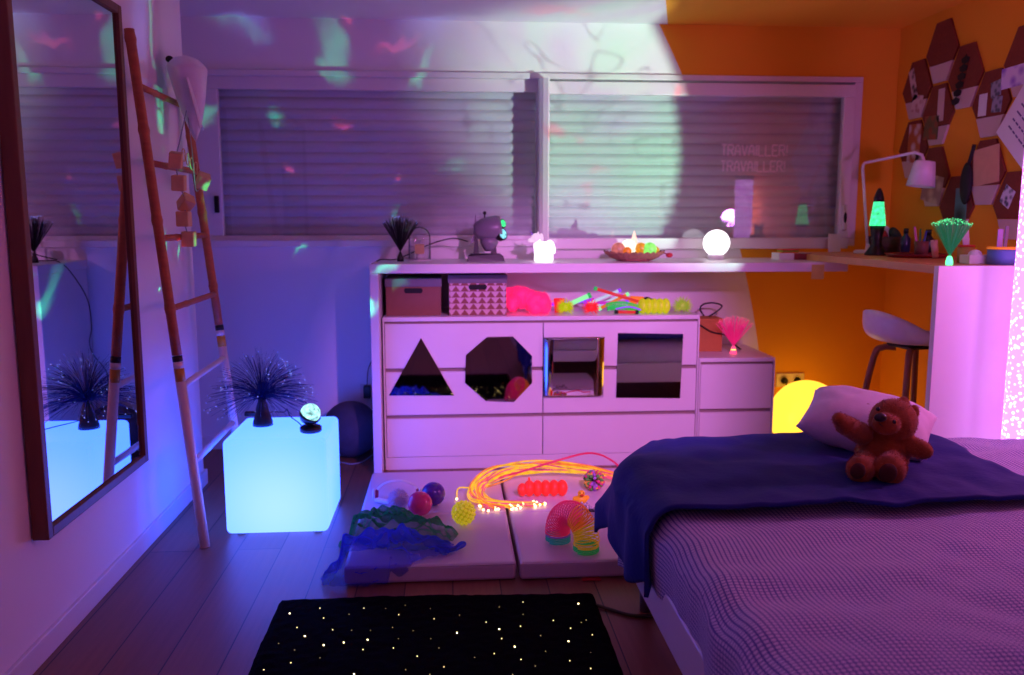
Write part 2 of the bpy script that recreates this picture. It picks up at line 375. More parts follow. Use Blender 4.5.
# ------------------------------------------------------------------ light cube
CUBE = glow('lit_white_plastic', (.27, .72, 1.0), 1.0, base=(40, 40, 40), rough=.35)
def cube_nodes():
    nt = CUBE.node_tree; n = nt.nodes; l = nt.links; p = n['Principled BSDF']
    tc = n.new('ShaderNodeTexCoord'); v = n.new('ShaderNodeVectorMath'); v.operation = 'DISTANCE'; v.inputs[1].default_value = (0, -.2, .12); l.new(tc.outputs['Object'], v.inputs[0])
    r = n.new('ShaderNodeMapRange'); r.interpolation_type = 'SMOOTHSTEP'; r.inputs['From Min'].default_value = 0; r.inputs['From Max'].default_value = .40; l.new(v.outputs['Value'], r.inputs['Value'])
    m = n.new('ShaderNodeMix'); m.data_type = 'RGBA'; l.new(r.outputs[0], m.inputs['Factor']); m.inputs['A'].default_value = (.46, .86, 6.0, 1); m.inputs['B'].default_value = (.20, .64, 8.0, 1)
    l.new(m.outputs['Result'], p.inputs['Emission Color'])
cube_nodes()
t = thing('light_cube', 'glowing pale blue cube stool on the wooden floor', 'light')
cx, cy = -.902, 3.327
b = B(); b.box((cx, cy, .012), (cx+.405, cy+.405, .4), .022, seg=4)
for f in b.bm.faces: f.smooth = False
b.build('shell', CUBE, t)
for dx, dy in ((.05, .05), (.355, .05), (.05, .355), (.355, .355)): b = B(); b.lathe([(.016, 0), (.018, .014)], (cx+dx, cy+dy, 0), 12); b.build('foot', M('white_rubber', (200, 205, 215), .5) if dx == .05 and dy == .05 else bpy.data.materials['white_rubber'], t)
# ------------------------------------------------------------------ fibre lamps
def fibre_lamp(label, loc, base_prof, base_m, neck, n, L, spread, droop, fib_m, tip_m, r=.0009, tipr=.002, core=None, group='fibre optic lamps', straight=False, lmin=.75, tipn=1):
    t = thing('fibre_optic_lamp', label, 'lamp', group)
    b = B(); b.lathe(base_prof, (0, 0, 0), 24); b.build('base', base_m, t)
    b = B(); tb = B()
    for i in range(n):
        a = rnd(0, 2*PI); s = math.sqrt(rnd(.0, 1)); th = spread*s; ln = L*rnd(lmin, 1)
        pts = []; p = Vector((0, 0, neck)); d = Vector((math.sin(th)*math.cos(a), math.sin(th)*math.sin(a), math.cos(th)))
        K = 7
        for k in range(K+1):
            q = k/K; w = q if straight else q
            dd = d*(ln*q)+Vector((0, 0, -droop*(q*q)*math.sin(th)*ln))
            if not straight: dd = Vector((dd.x*(.55+.45*q), dd.y*(.55+.45*q), dd.z+(.18*ln*q*(1-q))*math.sin(th)))
            pts.append(p+dd)
        b.tube(pts, [r]*K+[r*.7], 3)
        if i % tipn == 0: tb.ball(pts[-1], tipr*rnd(.6, 1.2), 6, 4)
    o = b.build('fibres', fib_m, t, normals=False); o['kind'] = 'stuff'
    o = tb.build('fibre_tips', tip_m, t, normals=False); o['kind'] = 'stuff'
    if core: b = B(); b.ball((0, 0, core[0]), core[1]); b.build('light_core', core[2], t)
    t.location = loc; return t
FIB_D = M('dark_blue_fibre', (34, 40, 110), .25, var=.3); TIP_B = glow('blue_tip', (.25, .3, 1.0), 2.2); TIP_B2 = glow('blue_tip_bright', (.25, .3, 1.0), 2.5)
fibre_lamp('large black fibre lamp fanned like a fountain on the glowing cube', onz(263, 425, .4), [(.042, 0), (.041, .012), (.03, .055), (.026, .06), (.026, .075), (.017, .105), (.016, .115)], BLACK, .11, 460, .245, 1.5, .28, FIB_D, TIP_B, r=.0008, tipr=.0016, tipn=3)
fibre_lamp('small black fibre lamp at the left end of the white counter', (-.25, 4.38, 1.048), [(.018, 0), (.016, .02), (.006, .045), (.004, .05)], BLACK, .048, 170, .19, .56, .1, M('black_fibre', (20, 18, 26), .3), TIP_B2, r=.0011, tipr=.0013, tipn=4, straight=True, lmin=.93)
GC = glow('green_core', (.1, 1.0, .35), 2.4)
fibre_lamp('green fibre lamp on the desk edge above the white panel', (1.995, 3.275, 1.08), [(.013, 0), (.014, .012), (.01, .03), (.006, .036)], GC, .034, 170, .155, .52, .08, M('green_fibre', (30, 110, 70), .3, emit=(.03, .35, .15), es=.22), glow('green_tip', (.1, 1.0, .35), 2.0), r=.0008, tipr=.0014, straight=True, lmin=.94)
PK = glow('pink_core', (1.0, .06, .2), 1.6); PF = M('pink_fibre', (230, 30, 120), .3, emit=(.7, .02, .22), es=.45)
fibre_lamp('pink fibre lamp on the small drawer cabinet', (1.49, 4.34, .5575), [(.018, 0), (.018, .012), (.013, .016), (.012, .03), (.006, .042)], PK, .04, 170, .165, .68, .08, PF, glow('pink_tip', (1.0, .1, .25), 1.6), r=.0009, tipr=.0014, core=(.022, (.0135, .0135, .009), glow('orange_core', (1.0, .55, .1), 2.5)), straight=True, lmin=.93)
# disco ball
dl = onz(311, 431.5, .4)
t = thing('disco_ball_light', 'small lit disco ball in a black holder on the glowing cube', 'light')
b = B(); b.lathe([(.04, 0), (.044, .004), (.044, .02), (.036, .026), (.012, .028), (.012, .036)], (0, 0, 0), 28); b.build('base', BLACK, t)
R = Euler((.25, .5, 0)).to_matrix(); b = B()
b.lathe([(.01, -.043), (.03, -.034), (.042, -.014), (.045, 0), (.042, .0), (.02, -.02)], (0, 0, .072), 28, mat=R); b.build('holder', BLACK, t)
b = B(); tt = bmesh.new(); bmesh.ops.create_icosphere(tt, subdivisions=3, radius=.041)
b.merge(tt, Matrix.Translation((0, 0, .076))); b.build('faceted_dome', glow('dome_light', (.45, 1.0, 1.0), 1.1, .7, 60), t)
t.location = dl
wire('power_cable', CABLE, [dl+Vector((-.03, .01, .008)), onz(299, 423, .404), onz(290, 416, .404), onz(287, 409, .44), onz(284, 412, .404), onz(272, 412, .404), onz(262, 416, .404)], .0022, 'thin black cable between fibre lamp and disco ball on cube')
b = B(); b.box((-.03, -.012, 0), (.03, .012, .02), .005); o = b.build('cable_switch', BLACK); o.location = onz(254, 416, .4)+Vector((-.01, 0, .001)); tag(o, 'small black inline switch behind the large fibre lamp', 'switch')
# ------------------------------------------------------------------ grey ball by wall
gp = Vector((-.535, 4.48, .152))
b = B(); b.ball((0, 0, 0), .15, 36, 24)
o = b.build('floor_ball', M('dark_grey_felt', (66, 60, 78), .9, var=.35, scale=14, bump=.6, bscale=90)); o.location = gp; tag(o, 'dark grey ball on the floor behind the glowing cube', 'ball')
wire('floor_cable', GREY_CABLE, [onz(340, 462, .005), onz(352, 464, .005), onz(364, 461, .005), onz(372, 455, .005)], .003, 'pale cable on the floor in front of the grey ball')
ad = Vector((-.462, 4.675, .315)); t = thing('power_adapter', 'black power adapter plugged in beside the white counter end', 'adapter')
one('body', BLACK, t, 'box', (-.02, -.03, -.035), (.02, .015, .035), .006); one('socket_plate', M('socket_white', (214, 208, 204), .4), t, 'box', (-.04, .008, -.04), (.04, .0145, .04), .004); t.location = ad
wire('lamp_cable', CABLE, [(-.252, 4.395, 1.058), (-.3, 4.40, 1.056), (-.36, 4.38, 1.054), (-.4, 4.42, 1.0), (-.415, 4.56, .85), (-.41, 4.6, .7), (-.395, 4.6, .62), (-.40, 4.62, .55), (-.45, 4.65, .45), (-.46, 4.64, .352)], .0028, 'black cable hanging down the left end of the counter')
# ------------------------------------------------------------------ chests of drawers
def malm(name, label, x0, x1, ztop, zs, cols, grp):
    t = thing(name, label, 'drawers', grp); y0 = 4.21; y1 = 4.674
    b = B(); b.box((x0, y0+.022, .06), (x1, y1, ztop-.02)); b.build('carcass', GROOVE_SHADE, t)
    one('top_panel', WHITE, t, 'box', (x0, y0, ztop-.022), (x1, y1, ztop), .003)
    one('plinth', WHITE, t, 'box', (x0, y0+.004, 0), (x1, y1, .064), .002)
    w = (x1-x0-.016)/cols
    one('side_panel', WHITE, t, 'box', (x0, y0, .064), (x0+.007, y1, ztop-.022)); one('side_panel', WHITE, t, 'box', (x1-.007, y0, .064), (x1, y1, ztop-.022))
    for c in range(cols):
        for za, zb in zip(zs, zs[1:]):
            xa = x0+.008+c*w; b = B(); b.box((xa+.002, y0+.001, za+.003), (xa+w-.002, y0+.02, zb-.016), .002)
            b.build('drawer_front', WHITE, t)
    return t
malm('chest_of_drawers', 'wide white six drawer chest under the counter with mirrors on its front', -.334, 1.266, .78, [.064, .281, .52, .762], 2, None)
malm('drawer_cabinet', 'narrow white two drawer cabinet right of the wide chest', 1.27, 1.668, .557, [.064, .287, .538], 1, None)
# mirrors stuck on the chest
def plate(name, label, pxs, tilt=0, rx=0):
    P = [ony(x, y, 4.205) for x, y in pxs]; c = sum(P, Vector())/len(P); b = B(); b.prism([p-c for p in P], (0, .004, 0)); o = b.build(name, [ACRYL])
    o.location = c; o.rotation_euler = (rx, 0, tilt); tag(o, label, 'mirror', 'shaped mirrors on the drawer chest'); return o
plate('acrylic_mirror', 'triangular mirror stuck on the white drawer fronts', [(421, 338), (389, 395.5), (454, 395.5)], 0, .0)
plate('acrylic_mirror', 'octagonal mirror stuck on the white drawer fronts', [(487, 337), (513, 336.5), (532, 356), (532, 383), (514, 402), (486, 401), (465, 383), (466, 355)], .0, 0)
b = B(); P0, P1 = ony(543.5, 337, 4.205), ony(603, 397, 4.205)
b.grid(lambda u, v: (P0.x+(P1.x-P0.x)*u, 4.1885+.0165*v*v, P0.z+(P1.z-P0.z)*v), 6, 24); o = b.build('acrylic_mirror', ACRYL); md = o.modifiers.new('th', 'SOLIDIFY'); md.thickness = .003; md.offset = 0
tag(o, 'narrower rectangular mirror reflecting the bed on the white drawer fronts', 'mirror', 'shaped mirrors on the drawer chest')
plate('acrylic_mirror', 'larger square mirror slightly askew nearest the small cabinet', [(618, 333), (683.5, 334), (680, 398), (616, 397.5)], 0, -.012)
# ------------------------------------------------------------------ counter
t = thing('bar_counter', 'white bar counter running under the window above the drawer chest', 'counter')
one('worktop', WHITE, t, 'box', (-.384, 4.118, 1.003), (1.985, 4.666, 1.048), .003)
one('end_panel', WHITE, t, 'box', (-.384, 4.118, 0), (-.342, 4.655, 1.003), .003)
# storage boxes
BR = M('brown_card', (132, 84, 72), .8, var=.08); GLID = M('grey_card', (112, 104, 116), .8, var=.08)
def tri_mat():
    m = M('triangle_print_card', (150, 96, 82), .8); nt = m.node_tree; n = nt.nodes; l = nt.links; p = n['Principled BSDF']
    tc = n.new('ShaderNodeTexCoord'); s = n.new('ShaderNodeSeparateXYZ'); l.new(tc.outputs['Object'], s.inputs[0])
    def mth(op, a, b):
        q = n.new('ShaderNodeMath'); q.operation = op
        for i, v in enumerate((a, b)):
            if isinstance(v, (int, float)): q.inputs[i].default_value = v
            else: l.new(v, q.inputs[i])
        return q.outputs[0]
    u = mth('PINGPONG', mth('ADD', s.outputs[0], s.outputs[1]), .022); u = mth('DIVIDE', u, .022)
    v = mth('FRACT', mth('DIVIDE', s.outputs[2], .03), 0)
    f = mth('GREATER_THAN', u, v)
    mx = n.new('ShaderNodeMix'); mx.data_type = 'RGBA'; l.new(f, mx.inputs['Factor']); mx.inputs['A'].default_value = lin(206, 176, 180); mx.inputs['B'].default_value = lin(140, 84, 76)
    l.new(mx.outputs['Result'], p.inputs['Base Color']); return m
def sbx(label, x0, x1, ztop, m):
    t = thing('storage_box', label, 'box', 'lidded card boxes on the drawer chest'); y0, y1 = 4.27, 4.6
    w = x1-x0; b = B(); b.box((-w/2+.004, 0, 0), (w/2-.004, .32, ztop-.78-.02), .003); b.build('body', m, t)
    one('lid', GLID, t, 'box', (-w/2, -.004, ztop-.78-.042), (w/2, .324, ztop-.78), .003)
    b = B(); z = ztop-.78-.062
    b.prism([(-.045+.01*0, -.003, z-.004), (-.04, -.003, z-.012), (.04, -.003, z-.012), (.046, -.003, z-.004), (.046, -.003, z+.006), (.04, -.003, z+.013), (-.04, -.003, z+.013), (-.046, -.003, z+.006)], (0, .009, 0))
    b.build('hand_hole', DARK, t); t.location = ((x0+x1)/2, 4.275, .78); return t
sbx('plain brown card box with grey lid on the chest top', -.324, -.041, .968, BR)
sbx('card box printed with triangles beside the plain brown box', -.009, .289, .984, tri_mat())
# ------------------------------------------------------------------ toys on chest top
ZT = .78
def cpos(x, y=314, z=ZT): return onz(x, y, z)
# pink boa
b = B(); NEP = M('neon_pink', (255, 40, 120), .6, emit=(1, .03, .2), es=.5)
random.seed(3)
for k in range(80):
    q = Vector((rnd(.305, .505), rnd(4.27, 4.42), 0)); h = .1*(1-((q.x-.36)/.2)**2)
    q.z = ZT+.03+rnd(0, max(.02, h-.015)); b.ball(q, rnd(.02, .032), 10, 8)
o = b.build('feather_boa', NEP); remesh(o, .006, 3)
dg = bpy.context.evaluated_depsgraph_get(); ev = o.evaluated_get(dg); me = ev.to_mesh(); pts = [(v.co.copy(), v.normal.copy()) for v in me.vertices]; ev.to_mesh_clear(); b = B()
for i in range(2600):
    p, n_ = random.choice(pts); d = (n_+Vector((rnd(-.7, .7), rnd(-.7, .7), rnd(-.7, .7)))).normalized(); sd = d.orthogonal().normalized(); L = rnd(.006, .016)
    b.bm.faces.new([b.bm.verts.new(p+sd*.0014), b.bm.verts.new(p-sd*.0014), b.bm.verts.new(p+d*L)])
q_ = b.build('feather_tufts', NEP, o, normals=False); q_['kind'] = 'stuff'
tag(o, 'fluffy neon pink boa heaped beside the triangle print box', 'boa')
def spiky(label, loc, r, m, n=95, cat='ball'):
    t = thing('spiky_ball', label, cat, 'spiky rubber balls on the chest')
    b = B(); b.ball((0, 0, 0), r*.42, 16, 10); b.build('core', m, t); b = B()
    for i in range(n):
        z = 1-2*(i+.5)/n; a = i*2.39996; d = Vector((math.sqrt(1-z*z)*math.cos(a), math.sqrt(1-z*z)*math.sin(a), z))
        if d.z*r < -r*.72: continue
        b.tube([d*r*.4, d*r*.75, d*r*rnd(.93, 1.08)], [r*.055, r*.036, r*.01], 4)
    o = b.build('spikes', m, t, normals=False); o['kind'] = 'stuff'; t.location = Vector(loc)+Vector((0, 0, r*.74)); return t
NEY = M('neon_yellow', (190, 215, 20), .5, emit=(.42, .55, .0), es=.45); NER = M('neon_red', (245, 40, 40), .5, emit=(.8, .03, .05), es=.4); NEG = M('neon_green', (30, 220, 80), .5, emit=(.02, .6, .12), es=.4); NEO = M('neon_orange', (255, 130, 30), .5, emit=(.9, .25, .02), es=.4)  # glow put into the yellow to hold its hue under magenta light
spiky('yellow spiky rubber ball just right of the pink boa', (.585, 4.27, ZT), .05, NEY)
spiky('red spiky rubber ball in the middle of the toy shelf', (.715, 4.26, ZT), .048, NER)
spiky('yellow green spiky rubber ball at the right end of the chest top', (1.19, 4.27, ZT), .055, M('lime_rubber', (180, 205, 60), .5, emit=(.3, .42, .05), es=.35))
# lumpy yellow caterpillar
b = B()
for k in range(5): b.ball((.985+k*.03, 4.28, ZT+.04), (.024, .038, .04), 14, 10)
tag(b.build('ribbed_toy', NEY), 'ribbed neon yellow rubber toy beside the glow sticks', 'toy')
# red cup & glow sticks
def stick(label, p, q, r, m, cap_m, cat='light stick'):
    t = thing('glow_stick', label, cat, 'glow sticks heaped on the chest'); p = Vector(p); q = Vector(q); d = (q-p).normalized()
    one('tube', m, t, 'tube', [p, q], r, 10)
    one('end_cap', cap_m, t, 'tube', [q, q+d*.016], r*1.25, 10); one('end_cap', cap_m, t, 'tube', [p-d*.016, p], r*1.25, 10); return t
GSW = glow('white_green_glow', (.3, 1.0, .42), 1.0); GSR = glow('red_glow', (1.0, .03, .03), .7); GSO = glow('orange_glow', (1.0, .2, .0), .75); GSV = glow('violet_glow', (.3, .03, 1.0), 1.1); GSP = glow('magenta_glow', (.8, .02, .8), .7); GSL = glow('pale_glow', (.6, .62, .9), .9)
stick('thick pale green glow stick tilted up from the shelf', ony(565, 306, 4.36), ony(588, 296, 4.36), .012, GSW, NEG)
stick('long red glow stick with green tip lying across the pile', ony(597, 289, 4.30), ony(643, 303, 4.30), .008, GSR, NEG)
stick('orange glow stick with lit tip crossing under the red one', ony(601, 308, 4.33), ony(626, 295, 4.33), .008, GSO, GSW)
stick('upper white glow stick at the back of the pile', ony(588, 304, 4.40), ony(618, 291, 4.42), .008, GSL, GSV)
stick('lower white glow stick at the back of the pile', ony(594, 307, 4.41), ony(620, 296.5, 4.44), .008, GSL, GSP)
stick('violet glow stick lying low behind the yellow ball', (.5, 4.47, ZT+.03), (.75, 4.46, ZT+.055), .009, GSV, GSP)
stick('magenta glow stick lying behind the green coil', (.72, 4.43, ZT+.04), (.92, 4.39, ZT+.05), .009, GSP, GSV)
stick('red glow stick lying flat in front of the green coil', (.85, 4.245, ZT+.014), (.94, 4.25, ZT+.012), .008, GSR, BLACK)
b = B(); b.lathe([(.024, 0), (.03, .07), (.028, .07), (.022, .004)], (0, 0, 0), 20); o = b.build('cup', NER); o.location = (.57, 4.40, ZT); tag(o, 'small red cup behind the yellow spiky ball', 'cup')
pts = []
for k in range(160):
    a = k*2*PI/10; x = k/160; c = Vector((.8+x*.17, 4.285+.02*math.sin(x*PI), ZT+.035+.012*math.sin(x*PI)-.012*x)); pts.append(c+Vector((0, math.cos(a)*.02, math.sin(a)*.02)))
tag(one('coil_cord', NEG, None, 'tube', pts, .0035, 6), 'bright green coiled cord in front of the glow sticks', 'toy')
b = B(); b.lathe([(.01, 0), (.028, .01), (.03, .035), (.02, .05), (.005, .055)], (.945, 4.34, ZT), 16); tag(b.build('spinning_top', NEO), 'orange rounded toy between green coil and yellow rubber toy', 'toy')
t = thing('hand_torch', 'orange torch with dark head lying on the pile', 'torch'); p, q = ony(630, 299, 4.36), ony(643, 300, 4.36)
one('body', NEO, t, 'tube', [p, q], [.016, .018], 14); one('head', BLACK, t, 'tube', [q, q+Vector((.025, 0, 0)), q+Vector((.05, 0, -.002))], [.014, .017, .008], 14)
for nm, lab, p, q, m in (('glow_bracelet', 'blue bent glow bracelet low in front of the pile', (.84, 4.25, ZT+.03), (.98, 4.26, ZT+.02), GSV),):
    tag(one(nm, m, None, 'tube', spline([p, (Vector(p)+Vector(q))/2+Vector((0, -.01, .015)), q], 8), .004, 8), lab, 'toy')
# ------------------------------------------------------------------ cabinet top: box and cable
CB = M('kraft_card', (194, 124, 66), .8, var=.1); t = thing('kraft_box', 'brown kraft box with a black cable on the small cabinet', 'box')
one('body', CB, t, 'box', (1.30, 4.42, .557), (1.455, 4.56, .732), .003); one('lid_flap', CB, t, 'box', (1.298, 4.418, .715), (1.457, 4.562, .735), .002)
wire('black_cable', CABLE, [ony(700, 325, 4.41), ony(712, 332, 4.41), ony(725, 335, 4.41), ony(732, 342, 4.42), ony(742, 350, 4.5), ony(752, 352, 4.58)], .004, 'thick black cable draped in front of the kraft box')
wire('black_cable', CABLE, [(1.40, 4.49, .74), ony(716, 312, 4.5), ony(722, 306, 4.5), ony(714, 303, 4.52), ony(704, 304, 4.52), ony(700, 309, 4.5), ony(704, 316, 4.5)], .0045, 'looped black cable standing up on the kraft box')
# ------------------------------------------------------------------ wall socket
SKT = M('socket_cream', (232, 214, 170), .4); t = thing('wall_socket', 'cream double wall socket on the orange wall behind the sphere lamp', 'socket')
one('plate', SKT, t, 'box', (1.865, 4.676, .305), (2.03, 4.6895, .385), .004)
for x in (1.908, 1.988): b = B(); b.lathe([(.026, 0), (.026, .006), (.02, .004), (.019, -.002)], (x, 4.676, .345), 20, mat=Euler((PI/2, 0, 0)).to_matrix()); b.build('outlet', SKT if x > 1.95 else SKT, t)
t = thing('plug', 'black plug with cord in the left outlet of the socket', 'plug')
b = B(); b.lathe([(.017, 0), (.016, .02), (.008, .03)], (1.908, 4.672, .345), 14, mat=Euler((PI/2, 0, 0)).to_matrix()); b.build('plug_body', BLACK, t)
wire('cord', CABLE, [(1.908, 4.64, .342), (1.91, 4.63, .3), (1.89, 4.62, .25), (1.84, 4.6, .2), (1.85, 4.58, .1), (1.87, 4.5, .01)], .004, parent=t)
# sphere lamp
t = thing('sphere_lamp', 'large glowing yellow sphere lamp on the floor by the orange wall', 'lamp')
b = B(); b.ball((1.915, 4.36, .205), .197, 40, 28); b.build('globe', glow('yellow_globe', (2.3, 1.08, .08), 1.0, base=(60, 50, 30)), t)
b = B(); b.lathe([(.08, 0), (.085, .012), (.07, .03)], (1.915, 4.36, 0), 24); b.build('base', WHITE, t)
# ------------------------------------------------------------------ items on counter
ZCT = 1.048
t = thing('glass_dome', 'small glass bell dome with a wooden block inside on the counter', 'dome'); c = Vector((-.155, 4.47, ZCT))
one('base', PVC, t, 'lathe', [(.062, 0), (.062, .006)], c, 28)
b = B(); pr = [(.058, .006), (.058, .118)]+[(.058*math.cos(a), .118+.058*math.sin(a)) for a in [k*PI/2/8 for k in range(1, 9)]]
b.lathe(pr+[(p[0]-.0015 if p[0] > .002 else p[0], p[1]-.0015) for p in pr[::-1]], c, 32); b.build('bell', thin_glass('dome_glass', (.97, .97, .98), .05), t)
b = B(); b.ball(c+Vector((0, 0, .186)), .011, 12, 8); b.build('glass_knob', bpy.data.materials['dome_glass'], t)
o = one('wood_block', WB, None, 'box', c+Vector((-.024, -.024, .035)), c+Vector((.024, .024, .085)), .003); tag(o, 'small wooden cube inside the glass dome', 'block')
one('stand', WHITE, o, 'lathe', [(.02, .0065), (.02, .0345)], c, 14)
# projector: base, yoke, head
PJ = M('grey_metal_paint', (120, 112, 128), .35, var=.1); pl = Vector((.185, 4.38, ZCT))
t = thing('light_projector', 'grey rotating light projector on a black base on the counter', 'projector')
b = B(); b.prism([(-.105, -.06, 0), (.105, -.06, 0), (.095, -.055, .03), (.08, -.05, .042), (-.08, -.05, .042), (-.095, -.055, .03)], (0, .115, 0)); b.build('base', BLACK, t)
for x, s in ((-.048, -1), (.05, 1)):
    b = B(); b.prism([(x-.02, -.02, .042), (x+.012, -.02, .042), (x+(.006 if s < 0 else .004), -.02, .1), (x+(0 if s < 0 else -.008), -.02, .155 if s < 0 else .1), (x-(.014 if s < 0 else .004), -.02, .155 if s < 0 else .1), (x-.014, -.02, .1)], (0, .045, 0)); b.build('yoke_arm', BLACK, t)
R = Euler((0, PI/2-.12, .0)).to_matrix()
b = B(); b.lathe([(.03, -.085), (.046, -.07), (.06, -.035), (.066, 0), (.068, .045), (.062, .066), (.057, .068)], (.02, 0, .18), 30, mat=R); b.build('head', PJ, t)
b = B(); b.lathe([(.05, .01), (.05, -.02), (.034, -.05), (.02, -.065)], (.02, 0, .12), 20); b.build('lower_housing', PJ, t)
b = B(); b.prism([(-.052, -.01, .12), (-.09, -.01, .09), (-.07, -.01, .14), (-.056, -.01, .262), (-.046, -.01, .19)], (0, .02, 0)); b.build('rear_fin', PJ, t)
b = B(); b.ball((-.005, 0, .266), .01); b.tube([(-.005, 0, .22), (-.005, 0, .262)], .004, 6); b.build('knob', BLACK, t)
for zc, r, nm in ((.212, .023, 'green_lens'), (.155, .031, 'white_lens')):
    cc = Vector((.09, -.03, zc-.005)); Rl = Euler((PI/2-.25, 0, .75)).to_matrix()
    b = B(); b.lathe([(r*1.15, -.02), (r*1.15, .006), (r, .008)], cc, 22, mat=Rl); b.build('lens_ring', BLACK, t)
    b = B(); b.lathe([(r*.95, .006), (r*.8, .011), (r*.3, .013)], cc, 22, mat=Rl); b.build(nm, glow(nm, (.03, 1.0, .3) if nm[0] == 'g' else (.25, .8, 1.0), 1.1, .6, 90), t)
t.location = pl; t.scale = (.92, .92, .92)
wire('projector_cable', CABLE, [pl+Vector((-.09, .02, .1)), pl+Vector((-.16, .05, .115)), pl+Vector((-.24, .06, .1)), pl+Vector((-.33, .09, .065)), pl+Vector((-.4, .13, .03)), pl+Vector((-.46, .19, .006))], .003, 'black cable arching from the projector towards the glass dome')
# unicorn night light
UNI = glow('unicorn_glow', (1.0, .85, 1.0), 2.6); UNH = glow('unicorn_head_glow', (1.0, .62, .98), .95)
t = thing('unicorn_night_light', 'small glowing white unicorn figure beside the projector', 'night light')
b = B(); b.ball((.008, 0, .065), (.048, .03, .036), 20, 14); b.ball((.036, 0, .075), (.026, .028, .034), 16, 12); b.ball((-.024, 0, .08), (.022, .022, .038), 16, 12)
for x in (-.024, .036):
    for y in (-.016, .016): b.tube([(x, y, .06), (x, y, .03), (x*1.02, y, 0.004)], [.019, .016, .018], 12)
b.box((-.042, -.028, .0), (.052, .028, .032), .012); o = b.build('body', UNI, t); remesh(o, .004, 4)
b = B(); b.ball((-.034, 0, .122), (.024, .018, .022), 16, 12); b.ball((-.058, 0, .108), (.017, .012, .012), 14, 10); b.ball((-.03, 0, .105), (.018, .018, .022), 14, 10)
for y in (-.01, .01): b.tube([(-.024, y, .136), (-.022, y, .156)], [.007, .001], 8)
o = b.build('head', UNH, t); remesh(o, .003, 3)
b = B(); b.tube([(-.05, 0, .135), (-.066, 0, .156)], [.006, .001], 8); b.build('horn', M('lilac_plastic', (150, 130, 220), .4), t)
b = B(); b.tube(spline([(-.012, 0, .14), (-.004, 0, .12), (-.008, 0, .1)], 6), .009, 8); b.build('mane', UNH, t)
b = B(); b.tube(spline([(.052, 0, .085), (.06, 0, .065), (.06, 0, .04)], 6), [.006]*8+[.005]*4+[.003], 8); b.build('tail', UNI, t)
t.location = (.47, 4.3, ZCT)
# woven bowl of lights
BK = M('woven_wicker', (150, 96, 84), .8, var=.4, scale=60, bump=1.0, bscale=120)
t = thing('woven_bowl', 'shallow woven boat shaped bowl of lights on the counter', 'bowl'); bc = Vector((.95, 4.34, ZCT))
b = B(); n = 48
def bowl(u, v):
    a = u*2*PI; r = [.075, .095, .115, .135, .142, .136, .11, .08][min(7, int(v*7+.5))]; z = [0, .006, .02, .04, .046, .04, .022, .012][min(7, int(v*7+.5))]
    e = 1+.12*abs(math.cos(a))**8*(1 if v > .2 else 0)
    return (r*math.cos(a)*e, r*.72*math.sin(a), z+.004*math.sin(a*24)*(.3 < v < .8)+(.008*abs(math.cos(a))**8 if .4 < v < .7 else 0))
b.grid(bowl, 96, 7); o = b.build('wicker_shell', BK, t); one('wicker_bottom', BK, t, 'lathe', [(.08, .002), (.082, .012)], (0, 0, 0), 24)
t.location = bc
for lab, dx, dy, dz, r, col, s in (('salmon light ball at the left of the bowl', -.088, -.02, .06, .036, (1.0, .22, .22), .6), ('brightest white light ball in the middle of the bowl', -.028, .01, .07, .04, (1.0, .9, .7), 1.6), ('orange light ball low at the front of the bowl', -.05, -.062, .052, .022, (1.0, .18, .0), .8), ('amber light ball right of centre in the bowl', .03, -.015, .065, .03, (1.0, .33, .0), .8), ('green light ball at the right of the bowl', .072, -.03, .06, .036, (.3, 1.0, .16), 1.0), ('pale pink light ball at the back right of the bowl', .085, .042, .062, .03, (1.0, .4, .6), .5), ('yellow light ball at the right tip of the bowl', .112, .005, .055, .02, (1.0, .5, .0), .6)):
    o = one('light_ball', glow('ball_'+lab.split()[0], col, s, .3, 40), None, 'ball', (0, 0, 0), r, 18, 12); o.location = bc+Vector((dx, dy, dz)); tag(o, lab, 'light', 'light balls in the woven bowl')
o = one('cone_light', glow('cone_glow', (1.0, .6, .5), 1.5), None, 'lathe', [(.022, 0), (.018, .025), (.008, .06), (.002, .078)], (0, 0, 0), 16); o.location = bc+Vector((.005, .035, .075)); tag(o, 'small glowing pink cone rising from the woven bowl', 'light')
o = one('red_tassel', M('dark_red_felt', (170, 20, 50), .8), None, 'ball', (0, 0, 0), (.018, .014, .013), 14, 10); o.location = bc+Vector((.178, -.02, .03)); tag(o, 'dark red pompom at the right tip of the bowl', 'pompom')
one('cord', M('red_cord', (150, 20, 50), .8), o, 'tube', [(0, 0, 0), (-.028, .006, .012)], .003, 6)
# white sphere light
t = thing('globe_light', 'glowing white globe light on a small ring on the counter', 'light'); g = Vector((1.415, 4.45, ZCT))
b = B(); b.ball((0, 0, .088), .07, 32, 22); b.build('globe', glow('white_globe', (1.0, .93, 1.0), 2.6), t); b = B(); b.lathe([(.042, 0), (.043, .02), (.04, .028)], (0, 0, 0), 28); b.build('ring_base', WHITE, t); t.location = g
